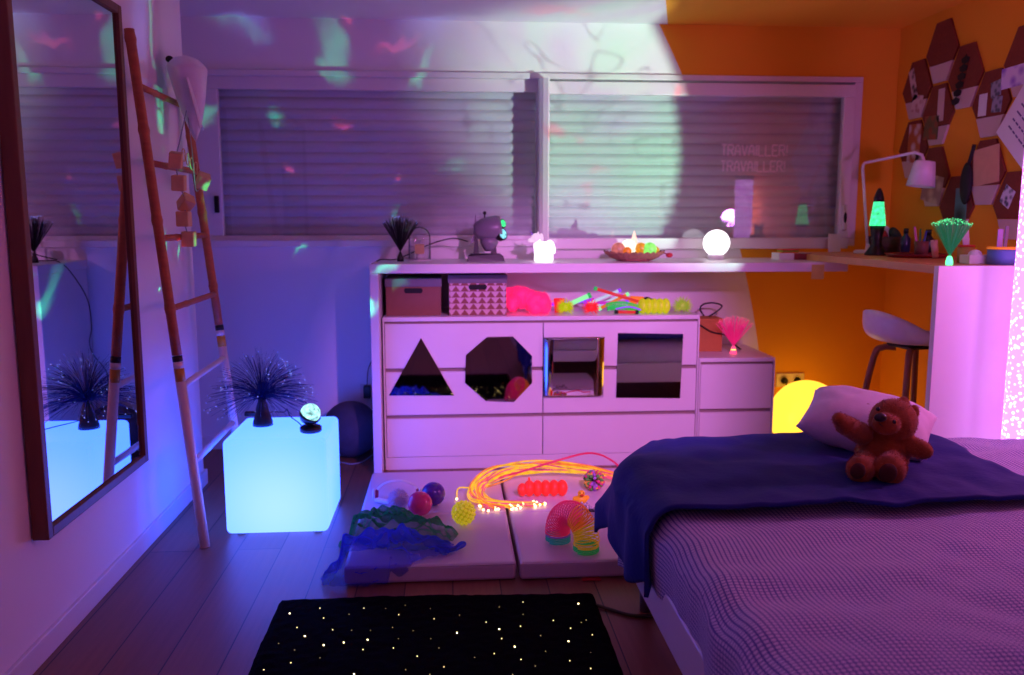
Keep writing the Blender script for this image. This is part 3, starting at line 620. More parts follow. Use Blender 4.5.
# box with post its
PB = M('dusky_pink_card', (176, 130, 138), .7); t = thing('paper_box', 'low pale box with dark red side on the counter', 'box'); q = onz(791, 259.5, ZCT)
one('body', WHITE, t, 'box', (-.085, -.05, 0), (.085, .06, .036), .002); one('red_side', M('maroon_card', (140, 50, 62), .7), t, 'box', (-.005, -.053, .001), (.085, -.05, .035), .001); t.location = q
for k, (c, m) in enumerate((('orange', NEO), ('green', NEG), ('red', NER))):
    o = one('sticky_note_pad', M(c+'_note_paper', {'orange': (235, 130, 40), 'green': (120, 190, 60), 'red': (215, 60, 50)}[c], .8), None, 'box', (-.045, -.035, 0), (.045, .035, .006), .001); o.location = q+Vector((-.02, .0, .0362+.0065*k)); o.rotation_euler = (0, 0, .08*k); tag(o, c+' sticky note pad in the stack on the low pale box', 'note pad', 'sticky note pads on the low box')
o = one('sticky_note', M('pale_yellow_note', (224, 208, 120), .8), None, 'box', (-.032, -.001, -.06), (.032, .0005, .012), .0004); o.location = ony(818, 267, 4.116); tag(o, 'single yellow sticky note hanging on the counter front edge', 'sticky note')
# ------------------------------------------------------------------ desk
DW = M('desk_wood', (214, 150, 96), .45, var=.15, scale=10, stretch=(8, 1, 1)); ZD = 1.08
t = thing('corner_desk', 'high desk along the right wall with white end panel', 'desk')
b = B()
poly = [(1.915, 3.232), (XR-.002, 3.232), (XR-.002, 4.64), (1.915, 4.64), (1.88, 4.5), (1.885, 4.12), (1.905, 3.95), (1.912, 3.7)]
b.prism([(x, y, 1.0485) for x, y in poly[::-1]], (0, 0, .0315)); b.build('desktop', DW, t)
one('end_panel', WHITE, t, 'box', (1.908, 3.2, 0), (XR-.016, 3.232, ZD), .002)
# desk lamp
LWH = M('lamp_white_enamel', (226, 218, 222), .35); t = thing('desk_lamp', 'white angled desk lamp with a conical shade on the desk corner', 'lamp')
ly = 4.42; lb = ony(868, 240, ly); lb.z = ZD
e = ony(863, 163, ly); f_ = ony(915, 152.5, 4.14); g_ = ony(922, 155, 4.12); h_ = ony(924, 161, 4.11)
one('base', LWH, t, 'lathe', [(.07, 0), (.07, .012), (.06, .018), (.012, .02), (.01, .05)], lb, 28)
one('arm', LWH, t, 'tube', [lb+Vector((0, 0, .03)), e-Vector((0, 0, .03)), e-Vector((-.002, 0, .012)), e+Vector((.008, 0, 0)), e+Vector((.03, 0, .005)), f_, g_, h_, h_-Vector((0, 0, .02))], .0075, 10)
sh = ony(925, 161, 4.11); b = B(); R = Euler((.0, .12, 0)).to_matrix()
b.lathe([(.018, .0), (.047, -.002), (.05, -.01), (.067, -.125), (.063, -.125), (.045, -.01), (.016, -.006)], sh, 28, mat=R); b.build('shade', LWH, t)
# lava lamp
t = thing('lava_lamp', 'black lava lamp glowing green on the desk edge', 'lamp'); lv = ony(876, 250, 4.2); lv.z = ZD
b = B(); b.lathe([(0.0550, 0.0000), (0.0539, 0.0088), (0.0330, 0.0385), (0.0242, 0.0550), (0.0253, 0.0770), (0.0363, 0.1485)], lv, 28); b.build('base', BLACK, t)
b = B(); b.lathe([(0.0385, 0.1485), (0.0374, 0.1650), (0.0242, 0.2695)], lv, 28); b.build('liquid', glow('green_liquid', (.05, .9, .32), 1.5, .5, 60), t)
b = B(); b.lathe([(0.0259, 0.2684), (0.0242, 0.2882), (0.0154, 0.3190), (0.0077, 0.3333), (0.0055, 0.3366)], lv, 24); b.build('cap', BLACK, t)
# desk clutter
DK = M('dark_wicker', (74, 46, 40), .8, var=.4, scale=60); t = thing('wicker_basket', 'dark wicker basket of odds and ends at the back of the desk', 'basket')
b = B(); b.lathe([(.08, 0), (.1, .05), (.105, .09), (.1, .09), (.094, .05), (.07, .006)], (0, 0, 0), 28); b.build('wicker_shell', DK, t); t.location = (2.345, 4.43, ZD)
for lab, dx, dy, rz, m, cat, nm in (('red cloth lump in the wicker basket', -.05, -.02, 0, M('red_cloth', (150, 40, 40), .9), 'cloth', 'cloth_lump'), ('white folded paper sticking out of the wicker basket', -.01, .01, .5, PAPER, 'paper', 'folded_paper'), ('dark green pouch leaning out of the wicker basket', .045, 0, -.5, M('dark_green_cloth', (40, 56, 40), .9), 'pouch', 'pouch')):
    b = B()
    if cat == 'paper': b.box((-.03, -.004, .02), (.03, .004, .14), .001, Euler((0, rz, .3)).to_matrix())
    else: b.ball((0, 0, .085), (.04, .035, .042) if cat == 'cloth' else (.03, .03, .06), 14, 10, Euler((0, rz, 0)).to_matrix())
    o = b.build(nm, m); o.location = (2.345+dx, 4.43+dy, ZD); tag(o, lab, cat)
t = thing('serving_tray', 'low dark red tray at the front of the desk clutter', 'tray'); b = B()
b.lathe([(.13, 0), (.135, .004), (.15, .018), (.146, .018), (.13, .007)], (0, 0, 0), 36); b.build('tray_dish', M('dark_red_lacquer', (130, 18, 28), .35), t); t.location = (2.25, 3.96, ZD)
def bottle(lab, loc, r, h, m, capm):
    t = thing('bottle', lab, 'bottle', 'bottles on the desk'); one('body', m, t, 'lathe', [(r, 0), (r, h*.62), (r*.45, h*.75), (r*.4, h*.82)], (0, 0, 0), 16); one('cap', capm, t, 'lathe', [(r*.5, h*.82), (r*.5, h)], (0, 0, 0), 14); t.location = loc
bottle('dark blue bottle right of the wicker basket', (2.33, 4.22, ZD), .024, .135, M('navy_glass', (30, 36, 70), .3), BLACK)
bottle('tall near black bottle beside the blue one', (2.41, 4.15, ZD), .027, .13, M('black_glass', (26, 24, 34), .3), BLACK)
bottle('lilac bottle behind the green fibre lamp', (2.24, 3.56, ZD), .022, .1, M('lilac_plastic_b', (150, 100, 170), .4), LWH)
t = thing('pencil_pot', 'brown pot of pens on the red tray', 'pot'); one('pot', M('brown_ceramic', (116, 70, 60), .6), t, 'lathe', [(.03, 0), (.033, .07), (.03, .07), (.027, .006)], (0, 0, 0), 20); t.location = (2.25, 3.93, ZD+.0075)
for k, (c, col) in enumerate((('pink', (220, 120, 190)), ('green', (60, 120, 60)), ('blue', (60, 70, 150)))):
    o = one('pen', M(c+'_pen', col, .4), None, 'tube', [(0, 0, 0), (.02*(k-1), .005, .13-.01*k)], .005, 8); o.location = (2.245+.012*(k-1), 3.93+.004*k, ZD+.016); tag(o, c+' pen standing in the brown pot', 'pen', 'pens in the brown pot')
o = one('glue_tube', M('pale_cream_plastic', (214, 170, 160), .5), None, 'tube', [(0, 0, 0.014), (-.012, 0, .09)], [.013, .015], 12); o.location = (2.14, 3.62, ZD); tag(o, 'pale cream tube leaning behind the green fibre lamp', 'tube')
t = thing('white_box', 'small white box with a rounded lid right of the green fibre lamp', 'box'); one('body', PAPER, t, 'box', (-.06, -.035, 0), (.06, .035, .036), .003); one('lid_bump', PAPER, t, 'ball', (-.015, 0, .036), (.028, .025, .022), 16, 10); t.location = (2.17, 3.36, ZD)
bt = M('blue_dotted_tin', (90, 120, 190), .5); t = thing('tin', 'blue patterned tin with orange rim beside the bubble tube', 'tin'); one('body', bt, t, 'lathe', [(.055, 0), (.055, .062)], (0, 0, 0), 28); one('rim', NEO, t, 'lathe', [(.057, .062), (.057, .07)], (0, 0, 0), 28); t.location = (2.225, 3.29, ZD)
t = thing('yellow_pot', 'yellow pot with red rim left of the blue tin', 'pot'); one('body', M('yellow_ceramic', (180, 150, 70), .5), t, 'lathe', [(.03, 0), (.033, .066)], (0, 0, 0), 20); one('rim', M('red_rim', (205, 60, 50), .5), t, 'lathe', [(.035, .066), (.035, .074)], (0, 0, 0), 20); t.location = (2.17, 3.45, ZD)
for k, (x, y, c) in enumerate(((2.17, 3.45, 'white'), (2.21, 3.29, 'lilac'), (2.24, 3.30, 'grey'))):
    o = one('card_tag', M(c+'_tag', {'white': (215, 205, 225), 'lilac': (160, 140, 210), 'grey': (120, 116, 140)}[c], .6), None, 'box', (-.014, -.002, 0), (.014, .002, .06+.012*k), .001); o.location = (x, y, ZD+.0745-(0.004 if k else 0)); o.rotation_euler = (0, .12*(k-1), .3*k); tag(o, c+' card tag standing in the '+('yellow pot' if k == 0 else 'blue tin'), 'card', 'cards in the pots')
o = one('picture_card', PAPER, None, 'box', (-.035, -.002, 0), (.035, .002, .1), .0005, Euler((-.12, 0, 0)).to_matrix()); o.location = (2.13, 4.6, ZD+.001); tag(o, 'white card propped behind the desk lamp by the window', 'card')
# ------------------------------------------------------------------ stool
SW = M('stool_oak', (150, 92, 66), .5, var=.2, scale=6, stretch=(6, 6, 1)); t = thing('bar_stool', 'white shell bar stool with wooden legs in front of the orange wall', 'stool'); st = Vector((2.12, 3.72, 0))
def seat(u, v):
    a = u*2*PI; r = .205*math.sin(min(1, v*1.05)*PI/2); x = r*math.cos(a); y = r*math.sin(a)*1.0
    bk = max(0, -math.cos(a)); z = .695+.02*v+.125*v**4*(.18+.95*bk)
    return (x-.02, y, z)
b = B(); b.grid(seat, 48, 16); o = b.build('seat_shell', M('white_polypropylene', (228, 222, 226), .4), t); md = o.modifiers.new('th', 'SOLIDIFY'); md.thickness = .012
for x, y in ((-1, -1), (1, -1), (1, 1), (-1, 1)):
    one('leg', SW, t, 'tube', spline([(x*.05, y*.05, .672), (x*.09, y*.09, .668), (x*.115, y*.115, .62), (x*.15, y*.15, .33), (x*.185, y*.185, 0)], 6), [.015]*12+[.0145]*13, 10)
b = B(); q = .155
for A, C in (((-q, -q), (q, -q)), ((q, -q), (q, q)), ((q, q), (-q, q)), ((-q, q), (-q, -q))): b.tube([(A[0], A[1], .3), (C[0], C[1], .3)], .006, 8)
b.build('footrest', BLACK, t); one('seat_mount', BLACK, t, 'box', (-.08, -.08, .678), (.08, .08, .694), .006); t.location = st; t.rotation_euler = (0, 0, .18)
# ------------------------------------------------------------------ hexagon boards
CORK = M('cork_board', (122, 54, 34), .9, var=.3, scale=80, bump=.4, bscale=300); HWH = M('board_white', (206, 178, 176), .8, var=.04)
PY, PZ = .2145, .31
def hexa(col, row, label):
    yc = 4.258-PY*(col-1); zc = 2.096-PZ*row-(.155 if col % 2 == 0 else 0); X = XR
    t = thing('hexagon_board', label, 'pin board', 'cork hexagon boards on the right wall')
    hw, hf, hh = .139, .058, .148
    P = lambda y, z, d=0: (X-.012-d, yc+y, zc+z)
    cork = [(-hf, hh), (hf, hh), (hw, 0), (hw*.72, -.058), (-hw*.72, -.058), (-hw, 0)]
    wh = [(-hw*.72, -.06), (hw*.72, -.06), (hf, -hh), (-hf, -hh)]
    b = B(); b.prism([P(y, z) for y, z in cork], (.0115, 0, 0)); b.build('cork_panel', CORK, t)
    b = B(); b.prism([P(y, z) for y, z in wh], (.0115, 0, 0)); b.build('white_panel', HWH, t)
    return Vector((X-.0125, yc, zc))
hA = hexa(1, 0, 'topmost cork hexagon board with nothing pinned on it')
hE = hexa(1, 1, 'cork hexagon board with a pale strip of paper pinned on it')
hF = hexa(1, 2, 'cork hexagon board behind the shade of the desk lamp')
hD = hexa(0, 0, 'leftmost upper cork hexagon board holding a photo strip')
hD2 = hexa(0, 1, 'leftmost lower cork hexagon board holding a printed leaflet')
hB = hexa(2, 0, 'cork hexagon board with a black leaf garland hanging on it')
hG = hexa(2, 2, 'low cork hexagon board behind the green fibre lamp')
hC = hexa(3, 1, 'cork hexagon board with white tag and two small photos')
hH = hexa(3, 2, 'cork hexagon board with a large beige paper pinned on it')
hI = hexa(4, 2, 'lowest right cork hexagon board with one small tilted photo')
hJ = hexa(4, 0, 'cork hexagon board at the right edge under a purple card')
def pin(name, label, cat, c, dy, dz, w, h, m, rot=0, grp='papers pinned on the boards', th=.0015):
    b = B(); R = Euler((rot, 0, 0)).to_matrix(); b.box((-th, -w/2, -h/2), (0, w/2, h/2), 0)
    o = b.build(name, m); o.location = c+Vector((-.0005, dy, dz)); o.rotation_euler = (rot, 0, 0); tag(o, label, cat, grp); return o
def photo_mat(name, a, bcol, sc_=30):
    m = M(name, a, .5); nt = m.node_tree; n = nt.nodes; l = nt.links; tc = n.new('ShaderNodeTexCoord'); v = n.new('ShaderNodeTexVoronoi'); v.inputs['Scale'].default_value = sc_; l.new(tc.outputs['Object'], v.inputs['Vector'])
    r = n.new('ShaderNodeValToRGB'); r.color_ramp.elements[0].color = lin(*a); r.color_ramp.elements[1].color = lin(*bcol); r.color_ramp.elements[0].position = .25; r.color_ramp.elements[1].position = .6
    l.new(v.outputs['Distance'], r.inputs[0]); l.new(r.outputs[0], n['Principled BSDF'].inputs['Base Color']); return m
pin('photo_strip', 'pale photo strip with dark shapes on the upper left board', 'photo', hD, .03, .03, .05, .17, photo_mat('strip_photo', (40, 36, 44), (206, 190, 190), 26), -.35)
pin('postcard', 'pale creased postcard low on the upper left board', 'postcard', hD, -.02, -.075, .1, .09, photo_mat('postcard_print', (180, 130, 130), (214, 190, 190), 30), .2)
pin('leaflet', 'colourful printed leaflet on the leftmost lower board', 'leaflet', hD2, -.015, .03, .12, .2, photo_mat('leaflet_print', (206, 190, 196), (170, 90, 40), 18), .05)
pin('leaflet', 'long folded leaflet hanging below the colourful one', 'leaflet', hD2, -.07, -.11, .07, .16, photo_mat('leaflet_print_b', (200, 170, 180), (190, 150, 150), 22), .05)
pin('paper_strip', 'narrow pale paper strip above the painted postcard', 'paper', hE, -.03, .045, .055, .16, HWH)
pin('postcard', 'orange and green painted postcard beside the pale strip', 'postcard', hE, .045, -.06, .13, .12, photo_mat('painted_card', (150, 70, 34), (96, 90, 50), 22), .06)
pin('map_sheet', 'large crumpled printed sheet behind the lamp shade', 'paper', hF, 0, -.06, .18, .14, photo_mat('map_print', (206, 170, 150), (160, 120, 110), 16), .2)
pin('photo', 'black and teal photo on the low board behind the fibre lamp', 'photo', hG, -.045, .0, .095, .18, photo_mat('teal_photo', (24, 26, 30), (90, 130, 130), 9))
pin('paper_tag', 'white tag with small dark print on the three item board', 'tag', hC, .055, .0, .06, .1, PAPER, .02)
for dy, dz, lab in ((-.035, .06, 'upper'), (-.05, -.01, 'lower')): pin('photo', lab+' small blue grey photo on the three item board', 'photo', hC, dy, dz, .07, .07, photo_mat('blue_photo_'+lab, (70, 74, 92), (150, 150, 170), 40), -.12 if lab == 'upper' else .08)
pin('beige_paper', 'large beige paper pinned over the middle right board', 'paper', hH, -.005, .03, .19, .17, M('beige_paper_m', (214, 160, 130), .8), -.1)
pin('photo', 'small tilted photo with white border on the lowest right board', 'photo', hI, .04, .04, .075, .085, photo_mat('small_photo', (60, 56, 90), (215, 205, 225), 40), .5)
pin('purple_card', 'purple and white card on the board at the right edge', 'card', hJ, .06, -.06, .17, .09, photo_mat('purple_print', (150, 110, 210), (220, 200, 240), 20), -.02)
o = pin('poster', 'large white tilted poster with lines of writing at the right edge', 'poster', Vector((XR-.02, 3.5, 1.665)), 0, 0, .36, .36, PAPER, .72, 'papers pinned on the boards', .003)
random.seed(5)
b = B()
for k in range(7):
    y = .13; z = .12-k*.038; e_ = -.13+rnd(0, .08)
    while y > e_:
        w = rnd(.012, .04); b.box((-.0036, max(y-w, -.16), z-.004), (-.0031, y, z+.004)); y -= w+.008
b.build('printed_text', M('grey_print', (96, 80, 130), .8), o)
# leaf garland
t = thing('leaf_garland', 'strand of black paper leaves hanging on the second upper board', 'garland', 'papers pinned on the boards')
for k in range(6):
    p = hB+Vector((-.004, -.005+.012*k, .075-.037*k)); b = B()
    for s in (-1, 1): b.prism([p+Vector((0, 0, .02)), p+Vector((0, s*.034, .008)), p+Vector((0, s*.026, -.012)), p+Vector((0, 0, -.017))], (-.002, 0, 0))
    b.build('leaf', BLACK_M, t)
wire('string', BLACK_M, [hB+Vector((-.003, -.008, .1)), hB+Vector((-.003, .065, -.13))], .0015, parent=t)
# hanging pouch beside board H
t = thing('hanging_pouch', 'black pouch hanging between the two lower right boards', 'pouch'); p = hH+Vector((-.01, .125, -.045))
one('body', BLACK_M, t, 'ball', p, (.018, .042, .1), 18, 14); one('strap', BLACK_M, t, 'tube', spline([p+Vector((0, -.01, .09)), p+Vector((.004, -.025, .14)), p+Vector((.008, -.03, .18))], 6), .009, 8)
# ------------------------------------------------------------------ bubble tube
def tube_mat():
    m = glow('bubble_water', (.62, .18, 1.0), 2.0, base=(120, 90, 160), rough=.1); nt = m.node_tree; n = nt.nodes; l = nt.links; p = n['Principled BSDF']
    tc = n.new('ShaderNodeTexCoord'); v = n.new('ShaderNodeTexVoronoi'); v.inputs['Scale'].default_value = 55; l.new(tc.outputs['Object'], v.inputs['Vector'])
    r = n.new('ShaderNodeValToRGB'); r.color_ramp.elements[0].color = (2.2, 1.3, 2.8, 1); r.color_ramp.elements[1].color = (1.0, .25, 1.3, 1); r.color_ramp.elements[0].position = .12; r.color_ramp.elements[1].position = .42
    l.new(v.outputs['Distance'], r.inputs[0]); l.new(r.outputs[0], p.inputs['Emission Color']); return m
t = thing('bubble_tube', 'tall glowing violet bubble tube at the right edge behind the bed', 'bubble tube'); tcx = Vector((2.195, 3.05, 0))
one('base', BLACK, t, 'lathe', [(.1, 0), (.1, .1), (.08, .12)], tcx, 28); BT = tube_mat()
one('water_column', BT, t, 'lathe', [(.066, .12), (.066, 1.55)], tcx, 36); one('cap', BLACK, t, 'lathe', [(.07, 1.55), (.07, 1.58)], tcx, 28)
# ------------------------------------------------------------------ bed
bx0, bx1, by0, by1 = .535, 2.08, .85, 2.83
t = thing('bed', 'wide bed with white frame in the right foreground', 'bed')
b = B(); b.box((bx0, by0, .2), (bx0+.03, by1, .33), .006); b.box((bx1-.03, by0, .2), (bx1, by1, .33), .006); b.box((bx0+.03, by1-.03, .2), (bx1-.03, by1, .33), .006); b.box((bx0+.03, by0, .2), (bx1-.03, by0+.03, .33), .006); b.box((bx0+.03, by0+.03, .2), (bx1-.03, by1-.03, .24)); b.build('bed_frame', WHITE, t)
for x in (bx0+.09, bx1-.06):
    for y in (by0+.08, by1-.25): one('leg', M('grey_metal_leg', (120, 112, 120), .4), t, 'tube', [(x, y, .2), (x, y, 0)], [.025, .02], 14)
one('mattress', M('mattress_ticking', (220, 214, 220), .9), t, 'box', (bx0+.06, by0+.02, .26), (bx1-.05, by1-.07, .468), .06, seg=5)
def weave():
    m = M('checked_weave', (150, 130, 190), .9, sheen=.2); nt = m.node_tree; n = nt.nodes; l = nt.links; p = n['Principled BSDF']
    uv = n.new('ShaderNodeUVMap'); s = n.new('ShaderNodeSeparateXYZ'); l.new(uv.outputs[0], s.inputs[0])
    def mth(op, a, b=None):
        q = n.new('ShaderNodeMath'); q.operation = op
        for i, v in enumerate((a, b)):
            if v is None: continue
            if isinstance(v, (int, float)): q.inputs[i].default_value = v
            else: l.new(v, q.inputs[i])
        return q.outputs[0]
    u = mth('PINGPONG', s.outputs[0], .0058); v = mth('PINGPONG', s.outputs[1], .0052)
    a = mth('GREATER_THAN', u, .0018); c = mth('GREATER_THAN', v, .0015); f = mth('MULTIPLY', a, c)
    mx = n.new('ShaderNodeMix'); mx.data_type = 'RGBA'; l.new(f, mx.inputs['Factor']); mx.inputs['A'].default_value = lin(84, 80, 158); mx.inputs['B'].default_value = lin(206, 196, 220)
    l.new(mx.outputs['Result'], p.inputs['Base Color'])
    bp = n.new('ShaderNodeBump'); bp.inputs['Strength'].default_value = .5; bp.inputs['Distance'].default_value = .002; l.new(f, bp.inputs['Height']); l.new(bp.outputs[0], p.inputs['Normal']); return m
WEAVE = weave()
def prof(s, x0, x1, top, bot):
    """cross-section of cloth over the left edge: s = arc length from the left hem"""
    hang = top-bot-.06; arc = .06*PI/2
    if s < hang: return x0-.012*math.sin(PI*s/hang*.5), bot+s
    if s < hang+arc: a = (s-hang)/.06; return x0-.012+.072*(1-math.cos(a)), top-.06+.06*math.sin(a)
    return x0+.06+(s-hang-arc), top
HANG = .2
def cover(u, v):
    L = 1.72; s = u*L; y = .8+v*(by1+.012-.8)
    bot = .285+.012*math.sin(y*7)+.01*noise.noise((y*5, 3, 0)); x, z = prof(s, bx0+.005, bx1, .49, bot)
    k = max(0, (y-2.5)/.36)**2; x += k*.85*max(0, z-.32)*math.exp(-max(0, x-.55)/.15); z -= k*.045*math.exp(-max(0, x-.6)/.2)
    w = .015*noise.noise((x*2.6+y*1.6, y*7-x*3, 0))+.006*noise.noise((x*9, y*12, 3))
    if z > .45: z += w+.01*noise.noise((x*1.5, y*1.5, 9))
    else: x += w*.9+.008*math.sin(y*11+2*noise.noise((y*3, 0, 0)))*(1-(z-bot)/.2)
    return (x, y, z)
b = B(); b.grid(cover, 150, 150, uv=lambda u, v: (u*1.72, v*2.04)); o = b.build('bed_cover', WEAVE, None); tag(o, 'lilac and indigo checked woven bed cover', 'bed cover')
# sheet corner hanging at the bed end
b = B(); b.grid(lambda u, v: (.512+.01*u+.008*math.sin(v*6), 2.39+.12*v+.01*math.sin(u*8), .33-.15*u+.02*math.sin(v*PI)), 10, 10, uv=lambda u, v: (u*.2, v*.15))
o = b.build('sheet_corner', WEAVE); tag(o, 'corner of checked sheet hanging below the navy throw', 'sheet')
# throw
NAVY = M('navy_quilt', (12, 26, 112), .85, var=.15, scale=12, bump=.5, bscale=60)
def throw(u, v):
    s = u*1.36; y = 2.075+v*.765
    bot = .265+.05*(v-.4)**2*4*(0)+.025*math.sin(v*9+1)+.02*noise.noise((v*6, 1, 0)); bot -= .03*v
    x, z = prof(s, bx0-.008, 0, .512, bot)
    y += .03*(u-.3)*(1-v)*1.0+.012*noise.noise((u*9, v*3, 5))
    n1 = .009*noise.noise((x*5, y*7, 0))+.006*noise.noise((x*14, y*9, 2))
    k = max(0, 1-u*1.36/.25)
    kk = max(0, (y-2.45)/.4)**2; x += kk*.95*max(0, z-.32)*math.exp(-max(0, x-.55)/.15); z -= kk*.05*math.exp(-max(0, x-.6)/.2)
    zz = z+kk*.05
    if zz > .46: z += n1+.006
    else: x += n1*1.4+.016*math.sin(y*24+s*6)*k-.01
    # far hem falls over the end of the bed
    if y > by1-.04:
        d = y-(by1-.04); z -= d*d*9 if z > .3 else 0; y = by1-.04+d*.75
    if u < .02: pass
    return (x, y, z)
b = B(); b.grid(throw, 130, 90); o = b.build('throw_blanket', NAVY); md = o.modifiers.new('th', 'SOLIDIFY'); md.thickness = .012; md.offset = 1
tag(o, 'navy blue throw spread across the end of the bed', 'throw')
# cushion
CU = M('white_pillow_cotton', (222, 208, 222), .9, bump=.25, bscale=200)
b = B()
def cush(u, v):
    a = (u-.5)*2; c = (v-.5)*2; sg = 1
    return a, c
for sg in (1, -1):
    def fn(u, v, sg=sg):
        a = (u-.5)*2; c = (v-.5)*2; k = (1-abs(a)**2.6)*(1-abs(c)**2.6); h = .085*max(0, k)**.5
        e = 1-.05*(1-abs(c)**2)*abs(a)**3; e2 = 1-.05*(1-abs(a)**2)*abs(c)**3
        return (a*.195*e, c*.14*e2, sg*h+.006*noise.noise((a*3, c*3, sg)))
    b.grid(fn, 30, 24)
bmesh.ops.remove_doubles(b.bm, verts=b.bm.verts[:], dist=.003)
o = b.build('cushion', CU); o.location = (1.345, 2.60, .60); o.rotation_euler = (Matrix.Rotation(-.1, 3, 'Z') @ Matrix.Rotation(.3, 3, 'X') @ Matrix.Rotation(-.5, 3, 'Z')).to_euler(); bpy.context.view_layer.update(); o.location.z += .508-min((o.matrix_world @ v.co).z for v in o.data.vertices); tag(o, 'small white cushion behind the teddy bear', 'cushion')
# teddy ------------------------------------------------------------
TB = M('brown_plush', (150, 74, 22), .95, var=.3, scale=90, sheen=.2); t = thing('teddy_bear', 'brown plush teddy bear sitting on the navy throw', 'teddy bear')
ty = 2.36
def tp(px, py, y=ty): return ony(px, py, y)
parts = []
b = B(); k = 2.43/850
def bl(px, py, y, rx, ry, rz, rot=None): b.ball(tp(px, py, y), (rx*k, ry*k, rz*k), 20, 14, rot)
bl(882, 454, 2.36, 27, 24, 28); bl(880, 466, 2.35, 27, 24, 18); bl(888, 436, 2.36, 20, 18, 16)
bl(893, 421, 2.35, 24, 22, 23); bl(886, 424, 2.30, 14, 13, 11); bl(884, 420, 2.285, 9, 8, 8)
bl(903, 403, 2.36, 7, 5, 7); bl(914, 412, 2.37, 5, 6, 8)
bl(868, 403, 2.39, 1, 1, 1)
for (p, q, r0, r1) in (((862, 434, 2.34), (845, 425, 2.29), 11, 10), ((845, 425, 2.29), (839, 419, 2.275), 10, 7), ((906, 444, 2.33), (922, 450, 2.29), 11, 9.5), ((922, 450, 2.29), (925, 451, 2.285), 9.5, 8)):
    b.tube([tp(*p), tp(*q)], [r0*k, r1*k], 14); b.ball(tp(*q), r1*k, 14, 10); b.ball(tp(*p), r0*k, 14, 10)
for (p, q, r0, r1) in (((866, 466, 2.33), (860, 473, 2.25), 13, 13.5), ((892, 466, 2.33), (890, 474, 2.235), 13.5, 15)):
    P, Q = tp(*p), tp(*q); P.z = max(P.z, .525+r0*k*.9); Q.z = .525+r1*k*.92
    b.tube([P, Q], [r0*k, r1*k], 14); b.ball(Q, r1*k, 16, 12); b.ball(P, r0*k, 14, 10)
o = b.build('body', TB, t); remesh(o, .0045, 5)
dg = bpy.context.evaluated_depsgraph_get(); ev = o.evaluated_get(dg); me = ev.to_mesh()
pts = [(v.co.copy(), v.normal.copy()) for v in me.vertices]; ev.to_mesh_clear()
b = B(); random.seed(11)
for i in range(9000):
    p, n_ = random.choice(pts); 
    d = (n_+Vector((rnd(-.6, .6), rnd(-.6, .6), rnd(-.8, .3)))).normalized(); sd = d.orthogonal().normalized(); sd = Matrix.Rotation(rnd(0, 6.28), 3, d) @ sd
    L = rnd(.004, .0058); w = .0006
    vs = [b.bm.verts.new(p+sd*w), b.bm.verts.new(p-sd*w), b.bm.verts.new(p+d*L)]; b.bm.faces.new(vs)
o = b.build('fur', M('brown_fur', (168, 84, 26), .9, var=.4, scale=120, sheen=.2), t, normals=False); o['kind'] = 'stuff'
nm = tp(880.5, 417.5, 2.258); one('nose', M('dark_nose', (26, 14, 14), .35), t, 'ball', nm, (6.5*k, 4*k, 4.5*k), 16, 10)
for x, y, yy in ((878, 409, 2.278), (894, 422, 2.268)): one('eye', M('dark_eye', (20, 10, 8), .15) if x == 878 else bpy.data.materials['dark_eye'], t, 'ball', tp(x, y, yy), 2.2*k, 12, 8)
one('mouth', bpy.data.materials['dark_nose'], t, 'tube', [tp(879, 423, 2.272), tp(882, 426, 2.27), tp(887, 427, 2.272)], .0012, 6)
for x, y, yy, r in ((858, 471, 2.204, 8), (888, 473, 2.18, 9.5)): one('foot_pad', M('dark_pad', (70, 26, 16), .9) if x == 858 else bpy.data.materials['dark_pad'], t, 'ball', tp(x, y, yy), (r*k, 3*k, r*k), 16, 10)
# ------------------------------------------------------------------ star rug
RUG = M('black_pile', (5, 5, 8), 1, var=.4, scale=200, bump=1, bscale=500, spec=.05)
t = thing('star_rug', 'black rug dotted with tiny warm star lights on the floor', 'rug')
b = B()
def rugf(u, v):
    x = -.573+u*1.045; y = 1.62+v*1.09+.012*math.sin(u*5)*v
    e = min(u, 1-u, v, 1-v); h = .006+.016*min(1, e/.02)**.5
    return (x+.008*noise.noise((v*9, u, 0)), y+.008*noise.noise((u*9, v, 4)), h+.0035*noise.noise((x*40, y*40, 0)))
b.grid(rugf, 90, 90)
b.grid(lambda u, v: (-.573+u*1.045, 1.62+v*1.09, .001), 2, 2); b.build('pile', RUG, t)
STARS = [(121, 106, 3), (195, 93, 2), (204, 117, 2), (302, 93, 2), (355, 94, 1), (387, 109, 2), (403, 86, 1), (139, 140, 2), (158, 161, 3), (226, 146, 2), (272, 147, 1), (253, 177, 3), (204, 183, 3), (311, 170, 3), (300, 194, 2), (133, 195, 1), (195, 214, 1), (124, 226, 2), (94, 179, 1), (58, 243, 2), (278, 254, 3), (318, 147, 1), (386, 167, 1), (374, 190, 2), (372, 140, 1), (464, 94, 1), (473, 119, 2), (529, 153, 3), (535, 110, 1), (465, 167, 1), (485, 190, 1), (432, 210, 2), (497, 236, 2), (600, 127, 2), (632, 144, 3), (638, 167, 2), (690, 78, 2), (684, 137, 2), (670, 187, 3), (685, 218, 2), (620, 204, 2), (733, 160, 1), (764, 123, 2), (825, 82, 3), (806, 142, 2), (832, 128, 1), (859, 158, 2), (801, 174, 3), (745, 198, 1), (720, 234, 1), (804, 221, 2), (855, 201, 1), (855, 240, 2), (572, 213, 1), (422, 148, 1), (266, 108, 1), (690, 108, 1), (404, 243, 1), (463, 254, 1), (665, 254, 1), (632, 90, 1), (844, 122, 1)]
SM = [glow('star_dim', (1.0, .72, .25), 1.2), glow('star_mid', (1.0, .72, .25), 4), glow('star_bright', (1.0, .75, .32), 12)]
protos = {}
